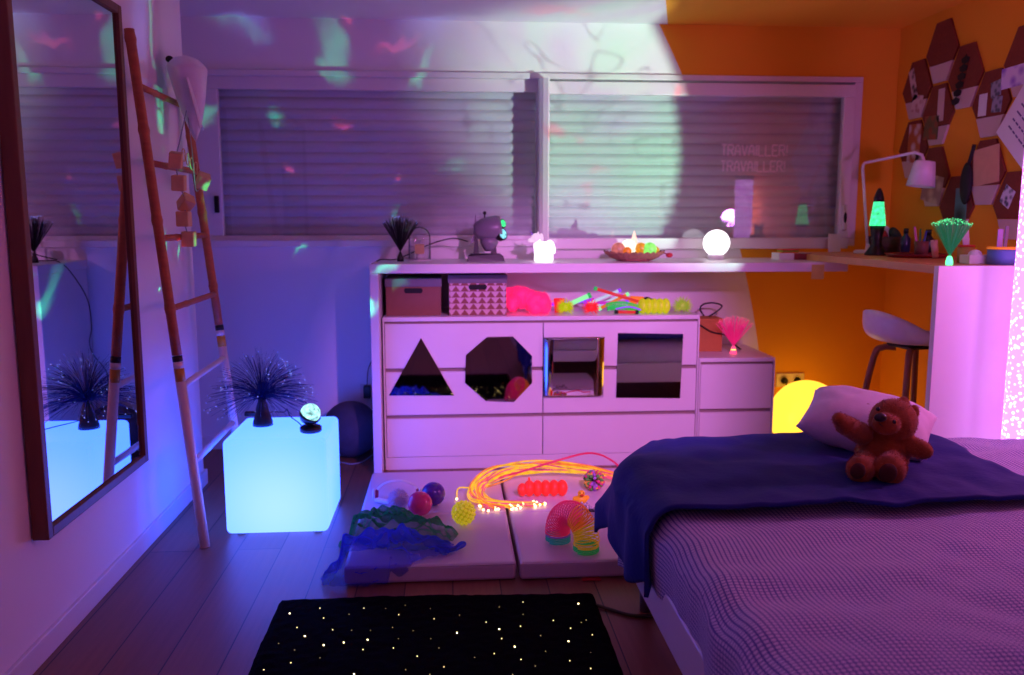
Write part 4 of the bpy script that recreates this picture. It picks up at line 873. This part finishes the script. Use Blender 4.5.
for x, y, m in STARS:
    p = onz(240+x/2.438, 570+y/2.438, .0235)
    if m not in protos:
        o = one('star_light', SM[m-1], t, 'ball', (0, 0, 0), (.0011, .0015, .002)[m-1], 8, 6); protos[m] = o
    else:
        o = protos[m].copy(); COL.objects.link(o); o.parent = t
    o.location = p
wire('rug_cable', M('olive_cable', (60, 58, 30), .5), [onz(596, 605, .008), onz(612, 610, .006), onz(630, 615, .006), onz(648, 616, .006), onz(668, 618, .006)], .006, 'dark olive cable running from the rug under the bed')
# ------------------------------------------------------------------ floor mats
MAT = M('white_vinyl', (208, 190, 204), .38, var=.04, scale=6, bump=.25, bscale=14)
def mat_piece(lab, x0, x1, y0, y1):
    t = thing('floor_mat', lab, 'mat', 'white padded floor mats')
    def pad(ya, yb):
        b = B(); b.box((x0, ya, .002), (x1, yb, .068), .014, seg=3); w, d = x1-x0, yb-ya
        o = b.build('mat_panel', MAT, t)
        b = B(); 
        b.tube([(x0+.012, ya+.003, .06), (x1-.012, ya+.003, .06)], .0025, 6); b.build('piping', MAT, o)
    ym = y0+(y1-y0)*.47; pad(y0, ym-.003); pad(ym+.003, y1)
mat_piece('left white padded play mat under the scarves and balls', -.378, .224, 2.84, 3.96)
mat_piece('right white padded play mat under the rainbow spring', .236, .92, 2.835, 3.955)
o = one('mat_tag', M('red_tag', (180, 30, 40), .7), None, 'box', (.455, 2.81, .004), (.52, 2.836, .006)); tag(o, 'small red fabric tag at the front of the right mat', 'tag')
ZM = .069
# fibre strands
random.seed(21)
SY = glow('yellow_strand', (1.0, .50, .01), 1.0, .25, 30); SP_ = glow('pink_strand', (1.0, .06, .2), .85, .25, 30); SO = glow('orange_strand', (1.0, .2, .01), .95, .25, 30); SR = M('crimson_strand', (200, 20, 70), .4, emit=(.6, .02, .12), es=.4)
TIPS = glow('strand_tip', (1.0, .7, .3), 5)
t = thing('fibre_strand_bundle', 'glowing bundle of yellow and pink fibre strands looped on mats', 'light')
for i in range(30):
    a = rnd(0, 1); j = lambda s: rnd(-s, s); w = a*.13
    e = rnd(.0, 1)
    pts = [Vector((.97, 3.60+j(.03), ZM+.01+rnd(0, .02))), Vector((.8, 3.69+j(.04), ZM+.012+rnd(0, .03))), Vector((.62, 3.78+j(.035), ZM+.02+rnd(0, .04))), Vector((.4+j(.03), 3.85-w*.4+j(.02), ZM+.02+rnd(0, .05))), Vector((.2+j(.02)+w*.3, 3.78-w*.6, ZM+.02+rnd(0, .05))), Vector((.08+w*.6, 3.62+j(.03), ZM+.012+rnd(0, .03))), Vector((.1+w*.5+j(.02), 3.46+j(.03), ZM+.008+rnd(0, .012))), Vector((.1+e*.3, 3.38+j(.04)+.05*e, ZM+.006+rnd(0, .008)))]
    if i == 0: pts[-2] = Vector((.03, 3.62, ZM+.02)); pts[-1] = Vector((.02, 3.5, ZM+.012))
    s = one('strand', [SY, SP_, SY, SO, SP_, SY][i % 6], t, 'tube', spline(pts, 9), .0036, 6)
    one('strand_tip', TIPS, s, 'ball', pts[-1], .0055, 8, 6)
one('strand', SR, t, 'tube', spline([(.19, 3.72, ZM+.03), (.32, 3.72, ZM+.06), (.5, 3.76, ZM+.1), (.64, 3.75, ZM+.13), (.73, 3.66, ZM+.11), (.78, 3.55, ZM+.05), (.84, 3.45, ZM+.01)], 9), .005, 6)
# red pop tubes
t = thing('pop_tube', 'fat red ribbed tube toy lying inside the glowing strands', 'toy'); b = B(); REDP = M('red_soft_plastic', (250, 50, 40), .5, emit=(.9, .03, .02), es=.35)
for kx in range(5): b.ball((.335+.036*kx, 3.55-.001*kx, ZM+.036), (.0235, .035, .035), 18, 12)
b.build('ribbed_body', REDP, t); b = B(); b.ball((.305, 3.55, ZM+.03), (.022, .028, .028), 14, 10); b.tube([(.335, 3.55, ZM+.06), (.334, 3.55, ZM+.085)], [.008, .003], 8); b.build('end_piece', REDP, t)
# duck
DY = M('duck_yellow', (250, 180, 20), .45, emit=(.6, .3, .01), es=.12); t = thing('rubber_duck', 'tiny yellow rubber duck near the red ribbed toy', 'toy'); dk = Vector((.545, 3.44, ZM))
b = B(); b.ball((0, 0, .018), (.03, .022, .018), 16, 12); b.ball((0, -.006, .045), (.016, .015, .015), 14, 10); b.ball((.026, .004, .024), (.012, .012, .01), 10, 8); b.ball((-.024, 0, .02), (.014, .012, .012), 10, 8); o = b.build('body', DY, t); remesh(o, .0025, 3)
one('beak', M('duck_red', (215, 60, 30), .4), t, 'ball', (0, -.022, .042), (.009, .008, .005), 12, 8)
for x in (-.007, .007): one('eye', BLACK, t, 'ball', (x, -.018, .051), .0026, 8, 6)
t.location = dk
# multicolour pom
t = thing('pompom_ball', 'multicoloured spiky pompom ball behind the rubber duck', 'ball'); PC = [M('pom_'+c, col, .6) for c, col in (('pink', (230, 60, 120)), ('green', (90, 180, 70)), ('yellow', (230, 200, 60)), ('lilac', (170, 120, 200)))]
for q, m in enumerate(PC):
    b = B()
    for i in range(26):
        d = Vector((rnd(-1, 1), rnd(-1, 1), rnd(-.8, 1))).normalized(); b.tube([(0, 0, 0), d*.028, d*.042], [.004, .005, .007], 6); b.ball(d*.042, .008, 8, 6)
    o = b.build('pom_strands', m, t); o['kind'] = 'stuff'
t.location = Vector((.63, 3.62, ZM+.042))
# clear glitter wand
t = thing('glitter_strip', 'clear glittery plastic strip lying by the navy throw', 'toy'); GLT = M('clear_glitter', (206, 196, 206), .15, var=.4, scale=300, metal=.4)
random.seed(9); b = B()
for i in range(60):
    u = rnd(0, 1); c = Vector((.5+.22*u, 3.36-.05*u+rnd(-.025, .025), ZM+.006+rnd(0, .018))); b.ball(c, rnd(.004, .009), 6, 4)
o = b.build('glitter_beads', GLT, t); o['kind'] = 'stuff'
one('dark_handle', BLACK, t, 'tube', [(.545, 3.33, ZM+.008), (.59, 3.325, ZM+.008)], .007, 8)
# slinky
SC = [M('spring_'+n_, c, .45, emit=e, es=.12) for n_, c, e in (('teal', (20, 130, 140), (0, .3, .3)), ('green', (30, 170, 90), (0, .4, .1)), ('yellow', (240, 190, 30), (.6, .4, .01)), ('orange', (245, 120, 40), (.8, .2, .02)), ('pink', (240, 40, 110), (.8, .02, .15)), ('purple', (120, 50, 170), (.3, .02, .5)))]
sl, sr = onz(558, 541, ZM), onz(586, 551, ZM); mid = (sl+sr)/2; D = (sr-sl); Ra = D.length/2*1.05; D.normalize(); rr = .046
b = B(); turns = 38; ST = 8; NP = 12; path = []
h0 = .028; 
def ctr(q):
    if q < .12: return sl+Vector((0, 0, h0*q/.12)), Vector((0, 0, 1))
    if q > .88: return sr+Vector((0, 0, h0*(1-q)/.12)), Vector((0, 0, -1))
    th = PI*(1-(q-.12)/.76); c = mid+D*(Ra*math.cos(th))+Vector((0, 0, h0+(Ra+.022)*math.sin(th))); return c, (D*math.sin(th)-Vector((0, 0, math.cos(th)))*1.0).normalized()
perp = D.cross(Vector((0, 0, 1))).normalized(); N = turns*NP
ring = []
for i in range(N+1):
    q = i/N; c, tn = ctr(q); side = perp; up = tn.cross(side).normalized(); a = i*2*PI/NP
    ring.append(c+(side*math.cos(a)+up*math.sin(a))*rr)
def colr(q): return 0 if q < .09 else 5 if q < .12 else 4 if q < .56 else 3 if q < .72 else 2 if q < .92 else 1
seg0 = 0
for i in range(1, N+1):
    if i == N or colr(i/N) != colr(seg0/N):
        b.mi = colr(seg0/N); b.tube([p+Vector((0, 0, .003)) for p in ring[seg0:i+1]], .0027, 5); seg0 = i
tag(b.build('spring_toy', SC), 'rainbow spring toy arched over on the right mat', 'toy')
# balls
def toy_ball(name, lab, loc, r, m, extra=None):
    o = one(name, m, None, 'ball', (0, 0, 0), r, 32, 22); o.location = Vector(loc)+Vector((0, 0, r)); tag(o, lab, 'ball', 'small play balls on the left mat'); return o
toy_ball('play_ball', 'shiny purple ball behind the pink ball', (-.078, 3.46, ZM), .05, M('purple_glitter', (78, 40, 150), .15, var=.4, scale=150))
toy_ball('play_ball', 'translucent pink ball in front of the purple ball', (-.13, 3.34, ZM), .05, M('pink_clear_plastic', (205, 44, 130), .12, var=.25, emit=(.7, .03, .2), es=.05))
t = thing('knobbly_ball', 'yellow knobbly ball left of the glowing strands', 'ball', 'small play balls on the left mat'); YB = M('yellow_gel_glow', (205, 185, 15), .25, emit=(.5, .45, .0), es=.3)  # gel and knobs given a glow to stay yellow; no lamp inside
b = B(); b.ball((0, 0, 0), .043, 24, 16); b.build('core', YB, t); b = B()
for i in range(90):
    z = 1-2*(i+.5)/90; a = i*2.39996; d = Vector((math.sqrt(1-z*z)*math.cos(a), math.sqrt(1-z*z)*math.sin(a), z)); b.ball(d*.043, .0072, 8, 6)
o = b.build('knobs', M('yellow_knob_glow', (235, 215, 50), .2, emit=(.6, .55, .02), es=.4), t); o['kind'] = 'stuff'; t.location = (.045, 3.22, ZM+.05)
t = thing('spiky_ball', 'white spiky ball beside the headband', 'ball'); WS = M('white_rubber_soft', (215, 205, 235), .5); one('core', WS, t, 'ball', (0, 0, 0), .034, 16, 12); b = B()
for i in range(160):
    z = 1-2*(i+.5)/160; a = i*2.39996; d = Vector((math.sqrt(1-z*z)*math.cos(a), math.sqrt(1-z*z)*math.sin(a), z)); b.tube([d*.03, d*.047], [.003, .001], 4)
o = b.build('spikes', WS, t, normals=False); o['kind'] = 'stuff'; t.location = (-.222, 3.42, ZM+.044)
# headphones / headband
t = thing('headphones', 'white headphones with pink pads lying on the left mat', 'headphones'); HB = M('white_gloss_plastic', (228, 222, 234), .3)
c = Vector((-.235, 3.56, ZM)); b = B(); P = []
for i in range(17):
    a = PI*i/16; P.append(c+Vector((-.095*math.cos(a), .03*math.sin(a), .012+.062*math.sin(a)**.8)))
rows = []
for p in P: rows.append([b.bm.verts.new(p+Vector((0, dy, 0))) for dy in (-.016, .016)])
for A_, C_ in zip(rows, rows[1:]): b.bm.faces.new((A_[0], A_[1], C_[1], C_[0]))
o = b.build('headband', HB, t); md = o.modifiers.new('th', 'SOLIDIFY'); md.thickness = .007; subsurf(o, 2)
for s in (-1, 1):
    p = c+Vector((s*.095, 0, .022)); R = Euler((0, PI/2, 0)).to_matrix()
    one('ear_cup', HB, t, 'lathe', [(.02, -.006), (.024, 0), (.02, .006)], p+Vector((s*.004, 0, 0)), 20, mat=R); one('ear_pad', M('pink_pad', (150, 30, 80), .7) if s < 0 else bpy.data.materials['pink_pad'], t, 'lathe', [(.018, -.006), (.02, 0), (.018, .006)], p-Vector((s*.008, 0, 0)), 20, mat=R)
b = B(); b.box((-.04, -.014, 0), (.04, .014, .016), .005, Euler((0, 0, -.6)).to_matrix()); o = b.build('hinge', HB, t)
o.data.transform(Matrix.Translation(c+Vector((-.055, -.06, .002))))
# scarves
def scarf(name, lab, m, fn, cat='scarf'):
    b = B(); b.grid(fn, 140, 60); o = b.build(name, m); tag(o, lab, cat, 'gauze scarves on the mat corner'); return o
def ground(x, y): return ZM+.004 if (y > 2.845 and x > -.385) else max(.006, ZM-.004-4*max(2.845-y, 0, -.385-x))
def ridge(x, y, k):
    w = noise.noise((x*6, y*6, k))*1.3
    return abs(math.sin(x*26+y*17+w*4+k))**2*.5+abs(math.sin(y*38-x*15+w*5))**2*.35+.3*noise.noise((x*28, y*28, k))
def green(u, v):
    a = u*2*PI; r = v; k = 1+.14*noise.noise((math.cos(a)*1.6, math.sin(a)*1.6, 2))
    x = -.21+.225*r*math.cos(a)*k; y = 3.13+.17*r*math.sin(a)*k-.07*math.cos(a)*r
    h = (1-r**3)*(.045+.055*ridge(x, y, 1))+.012*ridge(x*2, y*2, 5)*r
    return (x, y, ground(x, y)+max(.003, h))
def blue(u, v):
    a = u*2*PI; r = v; k = 1+.22*noise.noise((math.cos(a)*2, math.sin(a)*2, 7)); c_, s_ = math.cos(a), math.sin(a)
    x = -.225+.235*r*c_*k; y = 2.93+.09*r*s_*k+.05*r*c_*.6-(.03 if c_ < 0 else 0)*r
    h = (1-r**3)*(.055+.05*ridge(x, y, 4))*(1.1-.35*c_*r)+.014*ridge(x*2, y*2, 8)*r
    return (x, y, ground(x, y)+max(.003, h))
scarf('gauze_scarf', 'green gauze scarf crumpled on the corner of the mat', gauze('green_gauze', (44, 150, 90), .68), green)
scarf('gauze_scarf', 'blue gauze scarf crumpled over the front edge of the mat', gauze('blue_gauze', (66, 90, 240), .68), blue)
o = one('scarf_tail', bpy.data.materials['blue_gauze'], None, 'tube', spline([(-.06, 2.94, ZM+.02), (-.01, 2.93, ZM+.016), (.025, 2.945, ZM+.02), (.042, 2.975, ZM+.02), (.03, 2.985, ZM+.018), (.012, 2.95, ZM+.016)], 8), [.014]*8+[.01]*16+[.006]*17, 8)
o.parent = [q for q in bpy.data.objects if q.name.startswith('gauze_scarf') and q['label'].startswith('blue')][0]
# ------------------------------------------------------------------ lights
def set_light(name, kind, loc, energy, col, **kw):
    d = bpy.data.lights.new(name, kind); d.energy = energy; d.color = col
    for k_, v in kw.items(): setattr(d, k_, v)
    o = bpy.data.objects.new(name, d); COL.objects.link(o); o.location = loc; return o
def aim(o, target): o.rotation_euler = (Vector(target)-o.location).to_track_quat('-Z', 'Y').to_euler()
# violet lamp right of the bed, known from its reflection in the pane
set_light('violet_lamp', 'POINT', (2.31, 2.42, 1.27), 22, (.74, .22, 1.0), shadow_soft_size=.07)
o = set_light('violet_bounce_fill', 'SPOT', (.1, -.2, .9), 38, (.75, .2, .9), spot_size=math.radians(100), spot_blend=.6, shadow_soft_size=.08); aim(o, (.1, .3, 2.3))  # unseen fill added to lift the foreground by bounce off the ceiling
o = set_light('violet_chest_fill', 'SPOT', (.87, 1.2, 1.76), 270, (.92, .28, 1.0), spot_size=math.radians(41), spot_blend=.7, shadow_soft_size=.04); aim(o, (.57, 4.2, .46))  # unseen spot added to brighten the chest front and mats
def gobo(o, blobs, distort=(3, .0), base=(0, 0, 0)):
    d = o.data; d.use_nodes = True; nt = d.node_tree; n = nt.nodes; l = nt.links; em = [q for q in n if q.type == 'EMISSION'][0]
    g = n.new('ShaderNodeTexCoord'); ng = n.new('ShaderNodeVectorMath'); ng.operation = 'SCALE'; ng.inputs['Scale'].default_value = 1; l.new(g.outputs['Normal'], ng.inputs[0]); vec = ng.outputs[0]
    if distort[1]:
        nz = n.new('ShaderNodeTexNoise'); nz.inputs['Scale'].default_value = distort[0]; nz.inputs['Detail'].default_value = 3; l.new(vec, nz.inputs['Vector'])
        s = n.new('ShaderNodeVectorMath'); s.operation = 'SUBTRACT'; s.inputs[1].default_value = (.5, .5, .5); l.new(nz.outputs['Color'], s.inputs[0])
        q = n.new('ShaderNodeVectorMath'); q.operation = 'MULTIPLY_ADD'; q.inputs[1].default_value = (distort[1],)*3; l.new(s.outputs[0], q.inputs[0]); l.new(vec, q.inputs[2]); vec = q.outputs[0]
    acc = None
    for tgt, a, c, ang, col in blobs:
        dr = (Vector(tgt)-o.location).normalized(); ax = dr.cross(Vector((0, 0, 1))).normalized(); ay = ax.cross(dr)
        ca, sa = math.cos(ang), math.sin(ang); e1 = (ax*ca+ay*sa)/a; e2 = (ay*ca-ax*sa)/c
        ds = []
        for e in (e1, e2):
            q = n.new('ShaderNodeVectorMath'); q.operation = 'DOT_PRODUCT'; q.inputs[1].default_value = e; l.new(vec, q.inputs[0])
            ds.append(q.outputs['Value'])
        cb = n.new('ShaderNodeCombineXYZ'); l.new(ds[0], cb.inputs[0]); l.new(ds[1], cb.inputs[1])
        # reject the opposite hemisphere
        q = n.new('ShaderNodeVectorMath'); q.operation = 'DOT_PRODUCT'; q.inputs[1].default_value = dr; l.new(vec, q.inputs[0])
        lt = n.new('ShaderNodeMath'); lt.operation = 'LESS_THAN'; lt.inputs[1].default_value = .3; l.new(q.outputs['Value'], lt.inputs[0])
        m5 = n.new('ShaderNodeMath'); m5.operation = 'MULTIPLY'; m5.inputs[1].default_value = 9; l.new(lt.outputs[0], m5.inputs[0]); l.new(m5.outputs[0], cb.inputs[2])
        ln = n.new('ShaderNodeVectorMath'); ln.operation = 'LENGTH'; l.new(cb.outputs[0], ln.inputs[0])
        mr = n.new('ShaderNodeMapRange'); mr.interpolation_type = 'SMOOTHSTEP'; mr.inputs['From Min'].default_value = 1; mr.inputs['From Max'].default_value = 0; l.new(ln.outputs['Value'], mr.inputs['Value'])
        sc_ = n.new('ShaderNodeVectorMath'); sc_.operation = 'SCALE'; sc_.inputs[0].default_value = col; l.new(mr.outputs[0], sc_.inputs['Scale'])
        if acc is None: acc = sc_.outputs[0]
        else:
            ad_ = n.new('ShaderNodeVectorMath'); ad_.operation = 'ADD'; l.new(acc, ad_.inputs[0]); l.new(sc_.outputs[0], ad_.inputs[1]); acc = ad_.outputs[0]
    l.new(acc, em.inputs['Color'])
# aurora smears thrown by the disco ball
G, R_, BL = (.05, 1.0, .45), (1.0, .08, .2), (.2, .25, 1.0)
def bw(px, py): return ony(px, py, YW)
def lw_(px, py): return onx(px, py, XL)
disco = set_light('disco_ball_rays', 'POINT', dl+Vector((0, 0, .16)), 80, (1, 1, 1), shadow_soft_size=.004)
bl_ = [(bw(276, 130), .035, .03, .5, G), (bw(335, 48), .075, .035, -1.0, G), (bw(326, 62), .035, .02, -.9, G), (bw(240, 27), .09, .015, .15, tuple(.4*x for x in G)), (bw(420, 74), .055, .018, .6, G), (bw(300, 249), .05, .012, .5, G), (bw(208, 122), .05, .02, .7, G), (bw(343, 135), .05, .018, -.2, R_), (bw(289, 180), .025, .012, -.5, R_), (bw(395, 48), .05, .012, 0, R_), (bw(350, 15), .02, .03, 0, R_), (bw(395, 184), .012, .02, 0, R_), (bw(240, 12), .09, .05, 0, tuple(.6*x for x in BL)), (bw(430, 22), .1, .06, 0, tuple(.6*x for x in BL)),
       (lw_(152, 15), .02, .12, 0, G), (lw_(160, 115), .03, .08, .2, G), (lw_(168, 100), .02, .06, 0, G), (lw_(155, 195), .03, .1, .2, G), (lw_(166, 245), .012, .05, .1, G), (lw_(178, 250), .012, .04, 0, G), (lw_(140, 10), .1, .1, 0, tuple(.8*x for x in BL)), (lw_(150, 210), .03, .02, 0, R_), (lw_(160, 290), .02, .01, 0, G), (Vector((-1.03, 3.94, .95)), .03, .07, -.3, tuple(2*x for x in G)), (Vector((-1.08, 3.94, 1.3)), .02, .06, -.3, G), (Vector((-.384, 4.2, .9)), .05, .12, .5, G), (Vector((-.3, 4.118, 1.03)), .1, .03, .2, tuple(.6*x for x in G)), (Vector((-.25, 4.27, .95)), .1, .04, .5, tuple(.5*x for x in G))]
gobo(disco, bl_, (13, .1))
# little green laser dots from the projector on the counter
las = set_light('laser_dots', 'POINT', pl+Vector((.11, -.08, .14)), 16, (1, 1, 1), shadow_soft_size=.002)
random.seed(4); dots = []
for (x, y) in ((995, 42), (1011, 41), (979, 112), (946, 145), (970, 148), (1003, 147), (993, 159), (957, 187), (996, 195), (907, 200), (1002, 208), (935, 170), (915, 230), (985, 185)): dots.append((onx(x, y, XR-.01), .006, .005, 0, (.4, 1.0, .15)))
for (x, y) in ((712, 139), (702, 178), (805, 182), (698, 98), (720, 100)): dots.append((ony(x, y, 4.73), .006, .005, .6, (.1, 1.0, .3)))
dots += [(onx(914, 191, XR), .02, .02, 0, (1.0, .12, .02)), (bw(765, 20), .06, .012, .3, (1.0, .3, .15)), (onx(930, 215, XR), .016, .016, 0, (.5, .06, .02))]
gobo(las, dots)
# liquid effect projector on the right
prj = set_light('liquid_projector', 'SPOT', (2.15, 2.45, .92), 380, (1, 1, 1), spot_size=math.radians(48.5), spot_blend=.14, shadow_soft_size=.012)
el, az = math.radians(14), math.radians(44.5); aim(prj, prj.location+Vector((-math.sin(az)*math.cos(el), math.cos(az)*math.cos(el), math.sin(el))))
def liquid(o):
    d = o.data; d.use_nodes = True; nt = d.node_tree; n = nt.nodes; l = nt.links; em = [q for q in n if q.type == 'EMISSION'][0]
    g = n.new('ShaderNodeTexCoord'); vec = g.outputs['Normal']
    n1 = n.new('ShaderNodeTexNoise'); n1.inputs['Scale'].default_value = 3.2; n1.inputs['Detail'].default_value = 2; n1.inputs['Distortion'].default_value = 1.2; l.new(vec, n1.inputs['Vector'])
    r = n.new('ShaderNodeValToRGB'); e = r.color_ramp.elements; e[0].position = .3; e[0].color = (.6, .6, .74, 1); e[1].position = .62; e[1].color = (.45, .95, .58, 1); e.new(.46).color = (.62, .88, .72, 1)
    l.new(n1.outputs['Fac'], r.inputs[0])
    n2 = n.new('ShaderNodeTexNoise'); n2.inputs['Scale'].default_value = 4.0; n2.inputs['Detail'].default_value = 1.5; n2.inputs['Distortion'].default_value = 2.2; l.new(vec, n2.inputs['Vector'])
    s = n.new('ShaderNodeMath'); s.operation = 'SUBTRACT'; s.inputs[1].default_value = .47; l.new(n2.outputs['Fac'], s.inputs[0])
    a = n.new('ShaderNodeMath'); a.operation = 'PINGPONG'; a.inputs[1].default_value = .085; l.new(s.outputs[0], a.inputs[0])
    mr = n.new('ShaderNodeMapRange'); mr.interpolation_type = 'SMOOTHSTEP'; mr.inputs['From Max'].default_value = .009; mr.inputs['To Min'].default_value = .4; l.new(a.outputs[0], mr.inputs['Value'])
    n3 = n.new('ShaderNodeTexNoise'); n3.inputs['Scale'].default_value = 14; l.new(vec, n3.inputs['Vector'])
    m3 = n.new('ShaderNodeMapRange'); m3.inputs['From Min'].default_value = .66; m3.inputs['From Max'].default_value = .72; l.new(n3.outputs['Fac'], m3.inputs['Value'])
    mx = n.new('ShaderNodeMix'); mx.data_type = 'RGBA'; l.new(m3.outputs[0], mx.inputs['Factor']); l.new(r.outputs[0], mx.inputs['A']); mx.inputs['B'].default_value = (1.0, .5, .45, 1)
    v = n.new('ShaderNodeVectorMath'); v.operation = 'SCALE'; l.new(mx.outputs['Result'], v.inputs[0]); l.new(mr.outputs[0], v.inputs['Scale'])
    # the oil disc is brightest right of its middle and turns violet towards the far side
    T = o.rotation_euler.to_matrix().inverted() @ (Vector((1.0, 4.69, 1.85))-o.location).normalized()
    dp = n.new('ShaderNodeVectorMath'); dp.operation = 'DOT_PRODUCT'; dp.inputs[1].default_value = T; l.new(vec, dp.inputs[0])
    ab = n.new('ShaderNodeMath'); ab.operation = 'ABSOLUTE'; l.new(dp.outputs['Value'], ab.inputs[0])
    fr = n.new('ShaderNodeMapRange'); fr.interpolation_type = 'SMOOTHSTEP'; fr.inputs['From Min'].default_value = .943; fr.inputs['From Max'].default_value = .985; l.new(ab.outputs[0], fr.inputs['Value'])
    tn = n.new('ShaderNodeMix'); tn.data_type = 'RGBA'; l.new(fr.outputs[0], tn.inputs['Factor']); tn.inputs['A'].default_value = (.07, .025, .11, 1); tn.inputs['B'].default_value = (1, 1, 1, 1)
    v2 = n.new('ShaderNodeVectorMath'); v2.operation = 'MULTIPLY'; l.new(v.outputs[0], v2.inputs[0]); l.new(tn.outputs['Result'], v2.inputs[1])
    l.new(v2.outputs[0], em.inputs['Color'])
liquid(prj)
w = bpy.data.worlds.new('dark_world'); sc.world = w; w.use_nodes = True; w.node_tree.nodes['Background'].inputs[0].default_value = (.02, .01, .04, 1)
# ------------------------------------------------------------------ put every top-level origin at the thing's base
def tree(o):
    yield o
    for c in o.children: yield from tree(c)
bpy.context.view_layer.update()
for o in list(bpy.data.objects):
    if o.parent or o.type not in ('MESH', 'EMPTY') or o.location.length > 1e-9 or o.get('kind') == 'structure': continue
    pts = [q.matrix_world @ Vector(c) for q in tree(o) if q.type == 'MESH' for c in q.bound_box]
    if not pts: continue
    lo = Vector([min(p[i] for p in pts) for i in range(3)]); hi = Vector([max(p[i] for p in pts) for i in range(3)])
    base = Vector(((lo.x+hi.x)/2, (lo.y+hi.y)/2, lo.z)); done = set()
    for q in tree(o):
        if q.type == 'MESH' and q.location.length < 1e-9:
            if q.data.name not in done: q.data.transform(Matrix.Translation(-base)); done.add(q.data.name)
        elif q is not o: q.location -= base
    o.location = base
# ------------------------------------------------------------------ colour management
vs = sc.view_settings; vs.view_transform = 'Standard'; vs.look = 'None'; vs.gamma = 1; vs.exposure = 0; vs.use_curve_mapping = False
sc.cycles.max_bounces = 8; sc.cycles.diffuse_bounces = 4; sc.cycles.glossy_bounces = 5; sc.cycles.transparent_max_bounces = 16; sc.cycles.sample_clamp_indirect = 4
